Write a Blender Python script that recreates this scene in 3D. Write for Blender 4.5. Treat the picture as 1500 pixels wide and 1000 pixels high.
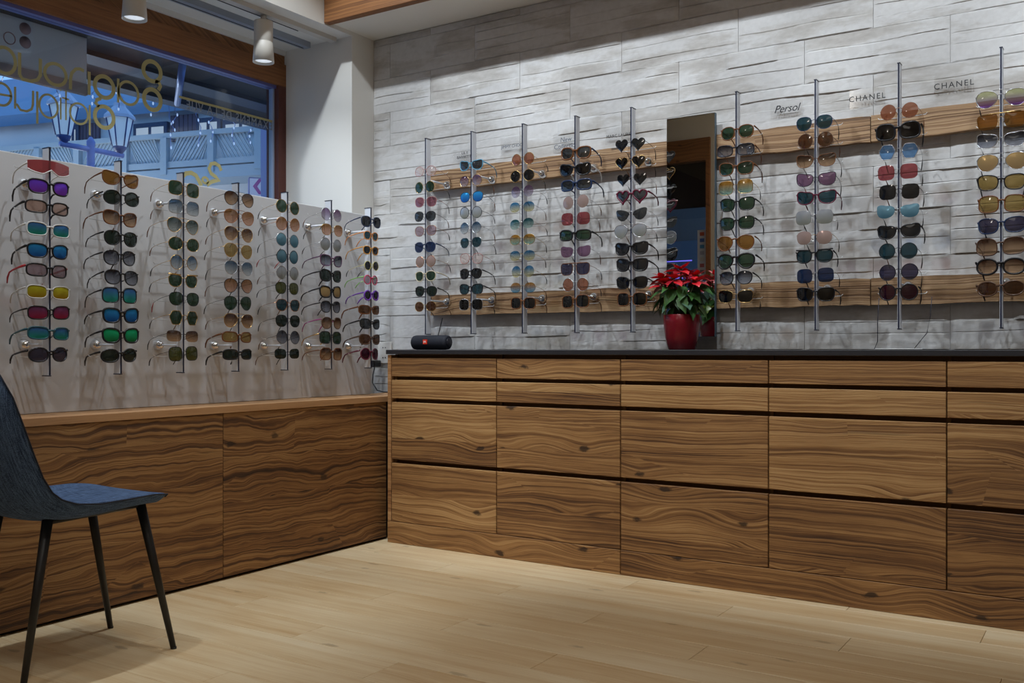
import bpy, math, random
from mathutils import Vector, Matrix
R = math.radians
for o in list(bpy.data.objects): bpy.data.objects.remove(o)
scn = bpy.context.scene
C = scn.collection

# ------------------------------------------------------------------ camera, world, light, exposure
YAW = R(32.7)
cam = bpy.data.objects.new('camera', bpy.data.cameras.new('camera')); C.objects.link(cam)
cam.location = (0, 0, .9); cam.rotation_euler = (R(90), 0, YAW)
cam.data.lens = 33.6; cam.data.sensor_width = 36; cam.data.shift_y = .008
scn.camera = cam
scn.view_settings.view_transform = 'Standard'; scn.view_settings.look = 'None'
scn.view_settings.gamma = 1; scn.view_settings.use_curve_mapping = False
scn.view_settings.exposure = -0.27
w = bpy.data.worlds.new('dusk'); scn.world = w; w.use_nodes = True
w.node_tree.nodes['Background'].inputs[0].default_value = (.20, .42, .80, 1)
w.node_tree.nodes['Background'].inputs[1].default_value = 1.9

def lamp(kind, name, loc, target, power, col, size=.05, spot=70, blend=.6, sy=None):
    d = bpy.data.lights.new(name, kind); d.energy = power; d.color = col
    if kind == 'SPOT': d.spot_size = R(spot); d.spot_blend = blend; d.shadow_soft_size = size
    if kind == 'POINT': d.shadow_soft_size = size
    if kind == 'AREA':
        d.size = size
        if sy: d.shape = 'RECTANGLE'; d.size_y = sy
    o = bpy.data.objects.new(name, d); C.objects.link(o); o.location = loc
    o.rotation_euler = (Vector(target) - Vector(loc)).to_track_quat('-Z', 'Y').to_euler()
    return o
COOL = (.86, .94, 1.0); WARM = (1.0, .93, .84); NEUT = (1, .95, .88)
for x in (-2.95, -2.35, -1.72, -1.0, -.35, .35):                  # row of spots washing the stone wall
    lamp('SPOT', 'wall_washer', (x, 2.50, 3.15), (x + .05, 3.82, 1.45), 78, COOL, .03, 64, .5)
for y in (1.15, 1.95, 2.75):                             # spots washing the white board
    lamp('SPOT', 'board_washer', (-2.45, y, 3.10), (-3.14, y + .35, .80), 62, COOL, .02, 66, .6)
lamp('AREA', 'ceiling_fill', (-.9, 1.6, 3.12), (-.9, 1.6, 0), 3, WARM, 1.6, sy=1.6)  # general fill added for the floor and room, no fixture stands here
lamp('AREA', 'ceiling_fill', (-.4, -.4, 3.12), (-.4, -.4, 0), 5, WARM, 1.2, sy=1.2)  # second added fill, over the rear of the shop
lamp('POINT', 'entrance_fill', (-2.0, -.5, 2.95), (0,0,0), 8, WARM, .1)  # unseen fill added to brighten the rear wall in the mirror
lamp('SPOT', 'floor_spot', (-1.5, 1.7, 3.1), (-1.7, 2.6, 0), 42, NEUT, .05, 75, .8)
lamp('SPOT', 'floor_spot', (-1.0, .9, 3.1), (-1.1, 1.9, 0), 40, NEUT, .05, 80, .8)
lamp('SPOT', 'floor_spot', (-2.2, .5, 3.1), (-2.2, 1.6, 0), 18, NEUT, .05, 70, .8)

# ------------------------------------------------------------------ helpers
def srgb(r, g=None, b=None):
    if g is None: r, g, b = r
    f = lambda c: (c/255/12.92 if c/255 <= .04045 else ((c/255+.055)/1.055)**2.4)
    return (f(r), f(g), f(b))
def ray(px, py):
    s = (px-750)/1400; v = (512-py)/1400
    return (-math.sin(YAW)+math.cos(YAW)*s, math.cos(YAW)+math.sin(YAW)*s, v)
def at_x(px, py, X):
    d = ray(px, py); t = X/d[0]; return Vector((X, t*d[1], .9+t*d[2]))
def at_y(px, py, Y):
    d = ray(px, py); t = Y/d[1]; return Vector((t*d[0], Y, .9+t*d[2]))
def at_d(px, py, t):
    d = ray(px, py); return Vector((t*d[0], t*d[1], .9+t*d[2]))

class MB:
    def __init__(s): s.v = []; s.f = []; s.sm = []
    def add(s, vs, fs, smooth=False):
        n = len(s.v); s.v += [tuple(v) for v in vs]
        s.f += [tuple(i+n for i in f) for f in fs]; s.sm += [smooth]*len(fs)
        return s
    def box(s, a, b):
        x0, y0, z0 = a; x1, y1, z1 = b
        vs = [(x0,y0,z0),(x1,y0,z0),(x1,y1,z0),(x0,y1,z0),(x0,y0,z1),(x1,y0,z1),(x1,y1,z1),(x0,y1,z1)]
        return s.add(vs, [(0,3,2,1),(4,5,6,7),(0,1,5,4),(1,2,6,5),(2,3,7,6),(3,0,4,7)])
    def cbox(s, a, b, c=.002):                                    # box with chamfered edges
        x0, y0, z0 = a; x1, y1, z1 = b; vs = []; 
        P = []
        for sx, X in ((1,x0),(-1,x1)):
            for sy, Y in ((1,y0),(-1,y1)):
                for sz, Z in ((1,z0),(-1,z1)):
                    P.append(((X, Y+sy*c, Z+sz*c), (X+sx*c, Y, Z+sz*c), (X+sx*c, Y+sy*c, Z)))
        for p in P: vs += p
        i = lambda a,b,c_,k: (a*4+b*2+c_)*3+k
        fs = [(i(0,0,0,0),i(0,0,1,0),i(0,1,1,0),i(0,1,0,0)),(i(1,0,0,0),i(1,1,0,0),i(1,1,1,0),i(1,0,1,0)),
              (i(0,0,0,1),i(1,0,0,1),i(1,0,1,1),i(0,0,1,1)),(i(0,1,0,1),i(0,1,1,1),i(1,1,1,1),i(1,1,0,1)),
              (i(0,0,0,2),i(0,1,0,2),i(1,1,0,2),i(1,0,0,2)),(i(0,0,1,2),i(1,0,1,2),i(1,1,1,2),i(0,1,1,2))]
        for b_ in (0,1):
            for c_ in (0,1):
                fs.append((i(0,b_,c_,1),i(1,b_,c_,1),i(1,b_,c_,2),i(0,b_,c_,2)))
        for a_ in (0,1):
            for c_ in (0,1): fs.append((i(a_,0,c_,0),i(a_,1,c_,0),i(a_,1,c_,2),i(a_,0,c_,2)))
            for b_ in (0,1): fs.append((i(a_,b_,0,0),i(a_,b_,1,0),i(a_,b_,1,1),i(a_,b_,0,1)))
        for a_ in (0,1):
            for b_ in (0,1):
                for c_ in (0,1): fs.append((i(a_,b_,c_,0),i(a_,b_,c_,1),i(a_,b_,c_,2)))
        return s.add(vs, fs)
    def tube(s, pts, r, n=8, closed=False, up=(0,0,1), ry=None, smooth=True, cap=True):
        pts = [Vector(p) for p in pts]; m = len(pts); vs = []; fs = []
        rs = r if isinstance(r, (list, tuple)) else [r]*m
        for k, p in enumerate(pts):
            if closed: t = pts[(k+1) % m]-pts[k-1]
            else: t = pts[min(k+1, m-1)]-pts[max(k-1, 0)]
            t.normalize(); u = Vector(up)
            if abs(t.dot(u)) > .95: u = Vector((1,0,0)) if abs(t.x) < .9 else Vector((0,1,0))
            a = t.cross(u).normalized(); b = a.cross(t).normalized()
            q = 1 if ry is None else ry
            for j in range(n):
                th = 2*math.pi*(j+.5)/n
                vs.append(p + a*math.cos(th)*rs[k] + b*math.sin(th)*rs[k]*q)
        for k in range(m if closed else m-1):
            for j in range(n):
                k2 = (k+1) % m; j2 = (j+1) % n
                fs.append((k*n+j, k*n+j2, k2*n+j2, k2*n+j))
        if cap and not closed:
            fs.append(tuple(range(n))[::-1]); fs.append(tuple((m-1)*n+j for j in range(n)))
        return s.add(vs, fs, smooth)
    def lathe(s, prof, c=(0,0,0), n=24, axis='z', smooth=True):
        vs = []; fs = []; m = len(prof)
        for r, h in prof:
            for j in range(n):
                th = 2*math.pi*j/n; a, b = r*math.cos(th), r*math.sin(th)
                p = {'z': (a, b, h), 'y': (a, h, b), 'x': (h, a, b)}[axis]
                vs.append((p[0]+c[0], p[1]+c[1], p[2]+c[2]))
        for k in range(m-1):
            for j in range(n):
                j2 = (j+1) % n; fs.append((k*n+j, k*n+j2, (k+1)*n+j2, (k+1)*n+j))
        fs.append(tuple(range(n))[::-1]); fs.append(tuple((m-1)*n+j for j in range(n)))
        return s.add(vs, fs, smooth)
    def prism(s, poly, d0, d1, axis='y'):                         # polygon (a,b) extruded along axis
        n = len(poly); f = {'y': lambda a,b,d: (a,d,b), 'x': lambda a,b,d: (d,a,b), 'z': lambda a,b,d: (a,b,d)}[axis]
        vs = [f(a,b,d0) for a,b in poly]+[f(a,b,d1) for a,b in poly]
        fs = [tuple(range(n))[::-1], tuple(range(n, 2*n))]+[(i,(i+1)%n,(i+1)%n+n,i+n) for i in range(n)]
        return s.add(vs, fs)
    def mesh(s, name, mat=None):
        me = bpy.data.meshes.new(name); me.from_pydata(s.v, [], s.f)
        me.polygons.foreach_set('use_smooth', s.sm); me.update()
        if mat: me.materials.append(mat)
        return me
    def build(s, name, mat, parent=None):
        return link(name, s.mesh(name, mat), parent)
def link(name, me, parent=None, loc=None):
    o = bpy.data.objects.new(name, me); C.objects.link(o)
    if parent: o.parent = parent
    if loc is not None: o.location = loc
    return o
def empty(name, loc=(0,0,0), rz=0):
    o = bpy.data.objects.new(name, None); o.empty_display_size = .05; C.objects.link(o)
    o.location = loc; o.rotation_euler = (0,0,rz); return o
def tag(o, label=None, cat=None, group=None, kind=None):
    for k, v in (('label', label), ('category', cat), ('group', group), ('kind', kind)):
        if v: o[k] = v
    return o
def fix_normals(o):
    import bmesh
    bm = bmesh.new(); bm.from_mesh(o.data); bmesh.ops.recalc_face_normals(bm, faces=bm.faces); bm.to_mesh(o.data); bm.free(); return o

# ------------------------------------------------------------------ materials
def new_mat(name):
    m = bpy.data.materials.new(name); m.use_nodes = True
    return m, m.node_tree.nodes, m.node_tree.links, m.node_tree.nodes['Principled BSDF']
def plain(name, col, rough=.5, metal=0, noise=0, nscale=30, bump=0, emit=None, es=1, spec=.5):
    m, N, L, B = new_mat(name)
    B.inputs['Base Color'].default_value = (*col, 1); B.inputs['Roughness'].default_value = rough
    B.inputs['Metallic'].default_value = metal; B.inputs['Specular IOR Level'].default_value = spec
    if noise or bump:
        tc = N.new('ShaderNodeTexCoord'); nz = N.new('ShaderNodeTexNoise'); nz.inputs['Scale'].default_value = nscale
        nz.inputs['Detail'].default_value = 5; L.new(tc.outputs['Object'], nz.inputs['Vector'])
        if noise:
            mx = N.new('ShaderNodeMix'); mx.data_type = 'RGBA'
            mx.inputs[6].default_value = (*[c*(1-noise) for c in col], 1); mx.inputs[7].default_value = (*[min(1, c*(1+noise)) for c in col], 1)
            L.new(nz.outputs['Fac'], mx.inputs[0]); L.new(mx.outputs[2], B.inputs['Base Color'])
        if bump:
            bp = N.new('ShaderNodeBump'); bp.inputs['Strength'].default_value = bump; bp.inputs['Distance'].default_value = .003
            L.new(nz.outputs['Fac'], bp.inputs['Height']); L.new(bp.outputs[0], B.inputs['Normal'])
    if emit: B.inputs['Emission Color'].default_value = (*emit, 1); B.inputs['Emission Strength'].default_value = es
    return m

def wood(name, cols, axis='x', board=.13, ring=42, warp=.05, knot=1.0, rough=.6, bump=.5, kx=2.6, kz=5.5, tone=.28, rstr=1.0, usec=1.1):
    m, N, L, B = new_mat(name)
    def mth(op, a, b=None, c=None):
        n = N.new('ShaderNodeMath'); n.operation = op
        for i, x in enumerate((a, b, c)):
            if x is None: continue
            if isinstance(x, (int, float)): n.inputs[i].default_value = x
            else: L.new(x, n.inputs[i])
        return n.outputs[0]
    def comb(x, y, z):
        n = N.new('ShaderNodeCombineXYZ')
        for i, q in enumerate((x, y, z)):
            if isinstance(q, (int, float)): n.inputs[i].default_value = q
            else: L.new(q, n.inputs[i])
        return n.outputs[0]
    def noise(v, sc, det=3, rgh=.5):
        n = N.new('ShaderNodeTexNoise'); n.inputs['Scale'].default_value = sc; n.inputs['Detail'].default_value = det
        n.inputs['Roughness'].default_value = rgh; L.new(v, n.inputs['Vector']); return n.outputs['Fac']
    tc = N.new('ShaderNodeTexCoord'); sp = N.new('ShaderNodeSeparateXYZ'); L.new(tc.outputs['Object'], sp.inputs[0])
    oi = N.new('ShaderNodeObjectInfo'); rnd = oi.outputs['Random']
    u, q, v = (sp.outputs[0], sp.outputs[1], sp.outputs[2]) if axis == 'x' else (sp.outputs[1], sp.outputs[0], sp.outputs[2])
    if axis == 'fx': u, q, v = sp.outputs[0], sp.outputs[2], sp.outputs[1]
    vr = mth('ADD', v, mth('MULTIPLY', rnd, 3.7))
    b = mth('FLOOR', mth('DIVIDE', vr, board)) if board else mth('MULTIPLY', rnd, 1)
    wn = N.new('ShaderNodeTexWhiteNoise'); wn.noise_dimensions = '2D'
    L.new(comb(b, mth('MULTIPLY', rnd, 91), 0), wn.inputs['Vector'])
    r = wn.outputs['Value']
    uu = mth('ADD', u, mth('MULTIPLY', r, 17)); vv = mth('ADD', vr, mth('MULTIPLY', r, 5))
    vq = mth('ADD', vv, mth('MULTIPLY', q, .6))
    wv = noise(comb(mth('MULTIPLY', uu, usec), mth('MULTIPLY', vq, 3.2), r), 1.6, 3)
    w2 = noise(comb(mth('MULTIPLY', uu, 5), mth('MULTIPLY', vq, 16), r), 1.3, 2)
    vo = N.new('ShaderNodeTexVoronoi'); vo.inputs['Scale'].default_value = 1
    L.new(comb(mth('MULTIPLY', uu, kx), mth('MULTIPLY', vq, kz), 0), vo.inputs['Vector']); vo.voronoi_dimensions = '2D'
    d = vo.outputs['Distance']
    sc = N.new('ShaderNodeSeparateColor'); L.new(vo.outputs['Color'], sc.inputs[0])
    mask = mth('GREATER_THAN', sc.outputs[0], .55)
    kk = mth('MULTIPLY', mth('EXPONENT', mth('MULTIPLY', mth('MULTIPLY', d, d), -9)), mth('MULTIPLY', mask, .040*knot))
    ph = mth('ADD', mth('ADD', vq, mth('MULTIPLY', wv, warp*3)), mth('ADD', kk, mth('MULTIPLY', w2, .0035)))
    ln = noise(comb(mth('MULTIPLY', uu, .40), mth('MULTIPLY', ph, ring*2.9), r), 1, 3, .62)
    lm = N.new('ShaderNodeMapRange'); lm.inputs['From Min'].default_value = .36; lm.inputs['From Max'].default_value = .60; L.new(ln, lm.inputs['Value'])
    sn2 = lm.outputs[0]
    fine = noise(comb(mth('MULTIPLY', uu, 3), mth('MULTIPLY', ph, 260), r), 1, 3, .6)
    speck = noise(comb(mth('MULTIPLY', uu, 14), mth('MULTIPLY', ph, 420), r), 1, 2, .6)
    patch = noise(comb(mth('MULTIPLY', uu, 2.2), mth('MULTIPLY', vq, 9), r), 1.0, 3)
    fac = mth('ADD', mth('MULTIPLY_ADD', sn2, .32*rstr, .16-.10*rstr), mth('ADD', mth('MULTIPLY', fine, .45), mth('MULTIPLY_ADD', speck, .30, -.15)))
    fac = mth('ADD', fac, mth('MULTIPLY_ADD', patch, .55, -.24))
    fac = mth('ADD', fac, mth('MULTIPLY_ADD', r, tone, -tone/2))
    cr = N.new('ShaderNodeValToRGB'); L.new(fac, cr.inputs[0])
    e = cr.color_ramp.elements; e[0].position = .10; e[0].color = (*cols[0], 1); e[1].position = .85; e[1].color = (*cols[-1], 1)
    for i, c in enumerate(cols[1:-1]):
        x = e.new(.10+.75*(i+1)/(len(cols)-1)); x.color = (*c, 1)
    crk = noise(comb(mth('MULTIPLY', uu, 2.6), mth('MULTIPLY', ph, 120), mth('ADD', r, 4)), 1, 2, .5)
    ck = N.new('ShaderNodeMapRange'); ck.inputs['From Min'].default_value = .66; ck.inputs['From Max'].default_value = .72; L.new(crk, ck.inputs['Value'])
    cmx = N.new('ShaderNodeMix'); cmx.data_type = 'RGBA'; L.new(mth('MULTIPLY', ck.outputs[0], min(.8, .65*bump)), cmx.inputs[0]); L.new(cr.outputs[0], cmx.inputs[6]); cmx.inputs[7].default_value = (*[c*.4 for c in cols[0]], 1)
    heart = mth('MULTIPLY', mth('SMOOTH_MIN', mth('MULTIPLY', mth('LESS_THAN', d, .075), 1), 1, .1), mask) if knot else None
    col = cmx.outputs[2]
    if knot:
        w3 = noise(comb(mth('MULTIPLY', uu, 34), mth('MULTIPLY', vq, 60), r), 1.0, 3)
        dd = mth('ADD', d, mth('ADD', mth('MULTIPLY_ADD', w3, .13, -.065), mth('MULTIPLY_ADD', w2, .08, -.04)))
        mr = N.new('ShaderNodeMapRange'); mr.interpolation_type = 'SMOOTHSTEP'
        mr.inputs['From Min'].default_value = .030; mr.inputs['From Max'].default_value = .075
        mr.inputs['To Min'].default_value = 1; mr.inputs['To Max'].default_value = 0
        L.new(dd, mr.inputs['Value'])
        mx = N.new('ShaderNodeMix'); mx.data_type = 'RGBA'
        L.new(mth('MULTIPLY', mth('MULTIPLY', mr.outputs[0], mask), min(1, .85*knot)), mx.inputs[0]); L.new(col, mx.inputs[6])
        mx.inputs[7].default_value = (*[c*.30 for c in cols[0]], 1); col = mx.outputs[2]
    L.new(col, B.inputs['Base Color'])
    B.inputs['Roughness'].default_value = rough
    bp = N.new('ShaderNodeBump'); bp.inputs['Strength'].default_value = bump; bp.inputs['Distance'].default_value = .002
    L.new(fac, bp.inputs['Height']); L.new(bp.outputs[0], B.inputs['Normal'])
    return m

W_CAB = wood('old_spruce', [srgb(66,40,22), srgb(122,84,48), srgb(160,118,72), srgb(190,150,100)], 'x', .135, 46, .020, 1.0, .62, .6, rstr=1.25, tone=.38)
W_WAIN = wood('aged_larch', [srgb(36,22,13), srgb(90,58,32), srgb(132,92,52), srgb(160,120,74)], 'y', .17, 30, .034, .8, .65, .7, kx=2.6, tone=.15, rstr=1.7, usec=2.0)
W_RAIL = wood('rail_wood', [srgb(66,42,26), srgb(120,88,58), srgb(152,118,84), srgb(176,144,108)], 'x', 0, 60, .016, .9, .6, .7, tone=.1, rstr=1.8)
W_FLOOR = wood('pale_floor', [srgb(186,150,104), srgb(208,180,138), srgb(222,202,166), srgb(232,217,188)], 'fx', 0, 9, .014, .45, .42, .05, kx=2.2, kz=6, tone=.14, rstr=.55, usec=.5)
W_LEDGE = wood('ledge_wood', [srgb(150,106,70), srgb(184,140,98), srgb(204,164,120)], 'y', 0, 30, .02, 0, .55, .1, rstr=.4)
W_BEAM = wood('beam_wood', [srgb(70,42,22), srgb(130,84,46), srgb(160,110,64)], 'x', 0, 36, .012, .7, .6, .3)
W_BEAMY = wood('window_wood', [srgb(84,50,28), srgb(150,98,56), srgb(176,122,74)], 'y', 0, 30, .008, .4, .55, .2, rstr=.4)
WHITE = plain('white_paint', srgb(225,222,216), .75, bump=.08, nscale=120)
CEIL = plain('ceiling_paint', srgb(232,226,215), .8)
CREAM = plain('cream_paint', srgb(222,212,192), .75, bump=.08, nscale=120)
BOARD = plain('white_laminate', srgb(208,208,210), .4)
DARKGAP = plain('recess_brown', srgb(120,86,50), .8)
BLACKGAP = plain('joint_black', (.006,.005,.004), .9)
SLAB = plain('anthracite_worktop', srgb(42,42,48), .45, noise=.2, nscale=60)
ALU = plain('aluminium', (.72,.75,.82), .35, 0)
ALU_D = plain('dark_slot', (.010,.014,.040), .4)
CHROME = plain('chrome', (.75,.76,.78), .12, 1)
WIRE = plain('clear_wire', (.8,.82,.84), .2, .3)
BLK = plain('black_plastic', (.010,.010,.012), .35)
RAILW = plain('track_white', srgb(205,200,192), .5)

# ------------------------------------------------------------------ the setting
XF, XWAIN, XBOARD, XWIN, YST, YREC = -3.32, -2.96, -3.14, -3.79, 3.83, 3.66
ZC = 3.2
YR = -1.4
def struct(name, mb, mat, label=None):
    o = mb.build(name, mat); o['kind'] = 'structure'
    if label: o['label'] = label
    o['category'] = name.split('_')[0]
    return o
f = MB().box((-4.4, YR, -.12), (2.6, 4.0, -.012)); floor = struct('floor', f, plain('subfloor', srgb(120,90,60), .8), 'pale pine floor of long planks running beside the drawers')
rng = random.Random(5)
PW, PL = .158, 1.22
planks = MB().cbox((-PL/2+.0006, -PW/2+.0006, -.012), (PL/2-.0006, PW/2-.0006, 0), .0012).mesh('plank', W_FLOOR)
row = 0; y = 3.72
while y > YR:
    off = (row*.437) % PL
    x = -4.3+off
    while x < 2.6:
        link('floor_plank', planks, floor, (x, y-PW/2, 0))
        x += PL
    y -= PW; row += 1
# rear rows can hang past the slab a little; close under them
c = MB().box((-4.4, YR, ZC), (2.6, 4.0, ZC+.1)); ceil = struct('ceiling', c, CEIL, 'cream ceiling over the shop')
# dropped strip along the stone wall
struct('trim_1', MB().box((XF, 3.50, 2.52), (2.6, 3.83, ZC)), CEIL, 'cream dropped ceiling strip above the stone wall')
b = MB().cbox((XF+.002, 3.455, 2.505), (2.6, 3.498, 2.77), .003).build('ceiling_beam', W_BEAM)
tag(b, 'dark brown wooden beam edging the dropped ceiling strip', 'beam')

# stone wall
wb = struct('wall_back', MB().box((XF-.1, YST+.004, 0), (2.6, YST+.2, ZC)), plain('grout', srgb(200,197,192), .9), 'whitewashed ledgestone wall behind the drawers')
def stone_mat():
    m, N, L, B = new_mat('whitewashed_stone')
    tc = N.new('ShaderNodeTexCoord'); oi = N.new('ShaderNodeObjectInfo')
    ad = N.new('ShaderNodeVectorMath'); ad.operation = 'MULTIPLY_ADD'
    sc = N.new('ShaderNodeCombineXYZ')
    for i in range(3): L.new(oi.outputs['Random'], sc.inputs[i])
    sc2 = N.new('ShaderNodeVectorMath'); sc2.operation = 'SCALE'; sc2.inputs['Scale'].default_value = 13
    L.new(sc.outputs[0], sc2.inputs[0])
    add = N.new('ShaderNodeVectorMath'); add.operation = 'ADD'; L.new(tc.outputs['Object'], add.inputs[0]); L.new(sc2.outputs[0], add.inputs[1])
    mp = N.new('ShaderNodeMapping'); mp.inputs['Scale'].default_value = (3.0, 3, 11); L.new(add.outputs[0], mp.inputs[0])
    n1 = N.new('ShaderNodeTexNoise'); n1.inputs['Scale'].default_value = 1; n1.inputs['Detail'].default_value = 6; n1.inputs['Roughness'].default_value = .6; L.new(mp.outputs[0], n1.inputs[0])
    n2 = N.new('ShaderNodeTexNoise'); n2.inputs['Scale'].default_value = 45; n2.inputs['Detail'].default_value = 6; L.new(add.outputs[0], n2.inputs[0])
    cr = N.new('ShaderNodeValToRGB'); e = cr.color_ramp.elements
    e[0].position = .30; e[0].color = (*srgb(166,161,157), 1); e[1].position = .52; e[1].color = (*srgb(200,199,199), 1)
    x = e.new(.44); x.color = (*srgb(184,181,178), 1)
    L.new(n1.outputs[0], cr.inputs[0])
    mx = N.new('ShaderNodeMix'); mx.data_type = 'RGBA'; mx.blend_type = 'MULTIPLY'; mx.inputs[0].default_value = .2
    L.new(cr.outputs[0], mx.inputs[6])
    c2 = N.new('ShaderNodeValToRGB'); c2.color_ramp.elements[0].position = .35; c2.color_ramp.elements[0].color = (.68,.66,.64,1); c2.color_ramp.elements[1].position = .6
    L.new(n2.outputs[0], c2.inputs[0]); L.new(c2.outputs[0], mx.inputs[7])
    L.new(mx.outputs[2], B.inputs['Base Color']); B.inputs['Roughness'].default_value = .8
    bp = N.new('ShaderNodeBump'); bp.inputs['Strength'].default_value = .35; bp.inputs['Distance'].default_value = .002
    s = N.new('ShaderNodeMath'); s.operation = 'ADD'; L.new(n1.outputs[0], s.inputs[0]); L.new(n2.outputs[0], s.inputs[1])
    L.new(s.outputs[0], bp.inputs['Height']); L.new(bp.outputs[0], B.inputs['Normal'])
    return m
STONE = stone_mat()
TW, TH = .533, .176
def tile_mesh(seed, w=TW, h=TH):
    g = random.Random(seed); nx = max(6, int(26*w/TW)); 
    # courses
    n = g.choice((3, 4)) if h > .1 else 1
    cuts = [0]+sorted((k+1+g.uniform(-.22, .22))/n for k in range(n-1))+[1]
    amps = [(g.uniform(3, 9), g.uniform(0, 6), g.uniform(.0, .03)) for _ in cuts]
    rows = []                                                    # (course, t)
    for k in range(n):
        for t in (0, .06, .3, .6, .9, 1.0): rows.append((k, t))
    segs = []
    for k in range(n):
        xs = [0]; 
        while xs[-1] < 1: xs.append(xs[-1]+g.uniform(.35, .8))
        segs.append([(xs[i], xs[i+1], g.choice((0, 0, .001, .002, .005)), g.uniform(-.001, .0025)) for i in range(len(xs)-1)])
    m = MB(); vs = []; fs = []
    for (k, t) in rows:
        for i in range(nx+1):
            fx = i/nx
            def cz(c_): 
                if c_ in (0, n): return cuts[c_]
                a = amps[c_]; return cuts[c_]+a[2]*math.sin(fx*a[0]+a[1])
            z = (cz(k)+(cz(k+1)-cz(k))*t)*h
            sg = next((s_ for s_ in segs[k] if s_[0] <= fx < s_[1]), segs[k][-1])
            dep = .004+sg[2]+sg[3]*(1-t)
            if t in (0, 1.0): dep = (.0040-sg[2]*.3) if t == 0 else min(dep, .0045+sg[2]*.5)
            e = min(fx-sg[0], sg[1]-fx)*w
            if e < .012: dep = dep*.6+.0018
            dep += g.uniform(-.0005, .0005)
            if i in (0, nx): dep = .003
            vs.append((-w/2+.0008+fx*(w-.0016), -dep, .0008+z*(1-.0016/h)))
    W = nx+1
    for r_ in range(len(rows)-1):
        for i in range(nx):
            a = r_*W+i; fs.append((a, a+1, a+W+1, a+W))
    m.add(vs, fs)
    # rim back to the wall
    top = (len(rows)-1)*W
    for line, in ((list(range(W)),), ([top+i for i in range(W)][::-1],), ([r_*W for r_ in range(len(rows))][::-1],), ([r_*W+nx for r_ in range(len(rows))],)):
        base = len(m.v); m.v += [(m.v[i][0], .004, m.v[i][2]) for i in line]
        for j in range(len(line)-1): m.f.append((line[j+1], line[j], base+j, base+j+1)); m.sm.append(False)
    return m.mesh('stone_tile', STONE)
tiles = [tile_mesh(100+i) for i in range(12)]
thin = [tile_mesh(300+i, TW, .036) for i in range(3)]
half = tile_mesh(400, .105, TH); half2 = tile_mesh(401, .372, TH)
rng = random.Random(8)
for k in range(-1, 11):
    z0 = 2.482-TH*(k+1)
    seam = -3.207 if k % 2 == 0 else -2.945
    if k == -1:
        seam = -2.945; z0 = 2.482
    wl = seam-XF-.0006                                             # cut tile at the corner
    hm = tile_mesh(500+k, wl, TH if k >= 0 else .036)
    link('stone_tile', hm, wb, (XF+.0006+wl/2, YST, z0))
    x = seam
    while x < 1.0:
        if z0 < .85 and x > -3.0: break
        me = rng.choice(thin) if k == -1 else rng.choice(tiles)
        link('stone_tile', me, wb, (x+TW/2, YST, z0)); x += TW

# left wall around the window recess
lw = MB()
lw.box((XWIN-.1, YREC, 0), (XF, YST+.2, ZC))                      # pier beside the stone wall
lw.box((XWIN-.1, .15, 2.50), (XF, YREC, ZC))                      # above the recess
lw.box((XWIN-.1, .15, 0), (XF, .75, 2.50))                        # pier at the near end
lw.box((XWIN-.1, .75, 0), (XBOARD-.06, YREC, .66))                # parapet
struct('wall_left', lw, WHITE, 'white wall with a deep window recess beside the stone wall')
struct('wall_right', MB().box((2.6, YR, 0), (2.7, 4.0, ZC)), CREAM)
# rear wall with glazed porch opening (seen in the mirror)
rw = MB(); rw.box((-3.42, YR-.1, 0), (2.6, YR, ZC)); rw.box((-4.6, YR-.1, 2.98), (-3.42, YR, ZC)); rw.box((-4.6, YR-.1, 0), (-4.35, YR, 2.98))
struct('wall_rear', rw, CREAM)
pl = MB(); pl.box((-4.6, YR, 0), (-4.4, .15, ZC)); pl.box((-4.4, .15, 0), (XWIN-.1, .25, ZC))
struct('wall_porch', pl, CREAM)
struct('wall_street', MB().box((-14, -10.2, -.3), (3, -10, 6)), plain('street_render', srgb(50,56,66), .9))
struct('trim_4', MB().box((-9, -4.2, 2.32), (2.6, YR-.12, 3.3)), plain('porch_soffit', srgb(60,44,36), .8))

GLASS, N, L, B = new_mat('window_glass')
for n_ in list(N):
    if n_.type == 'BSDF_PRINCIPLED': N.remove(n_)
tr = N.new('ShaderNodeBsdfTransparent'); tr.inputs[0].default_value = (.93,.96,.97,1)
gl = N.new('ShaderNodeBsdfGlossy'); gl.inputs['Roughness'].default_value = .0
lw_ = N.new('ShaderNodeLayerWeight'); pw = N.new('ShaderNodeMath'); pw.operation = 'POWER'; pw.inputs[1].default_value = 5; L.new(lw_.outputs['Facing'], pw.inputs[0])
fr = N.new('ShaderNodeMath'); fr.operation = 'MULTIPLY_ADD'; fr.inputs[1].default_value = .9; fr.inputs[2].default_value = .04; L.new(pw.outputs[0], fr.inputs[0])
mx = N.new('ShaderNodeMixShader'); L.new(fr.outputs[0], mx.inputs[0]); L.new(tr.outputs[0], mx.inputs[1]); L.new(gl.outputs[0], mx.inputs[2])
L.new(mx.outputs[0], N['Material Output'].inputs['Surface'])

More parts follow.
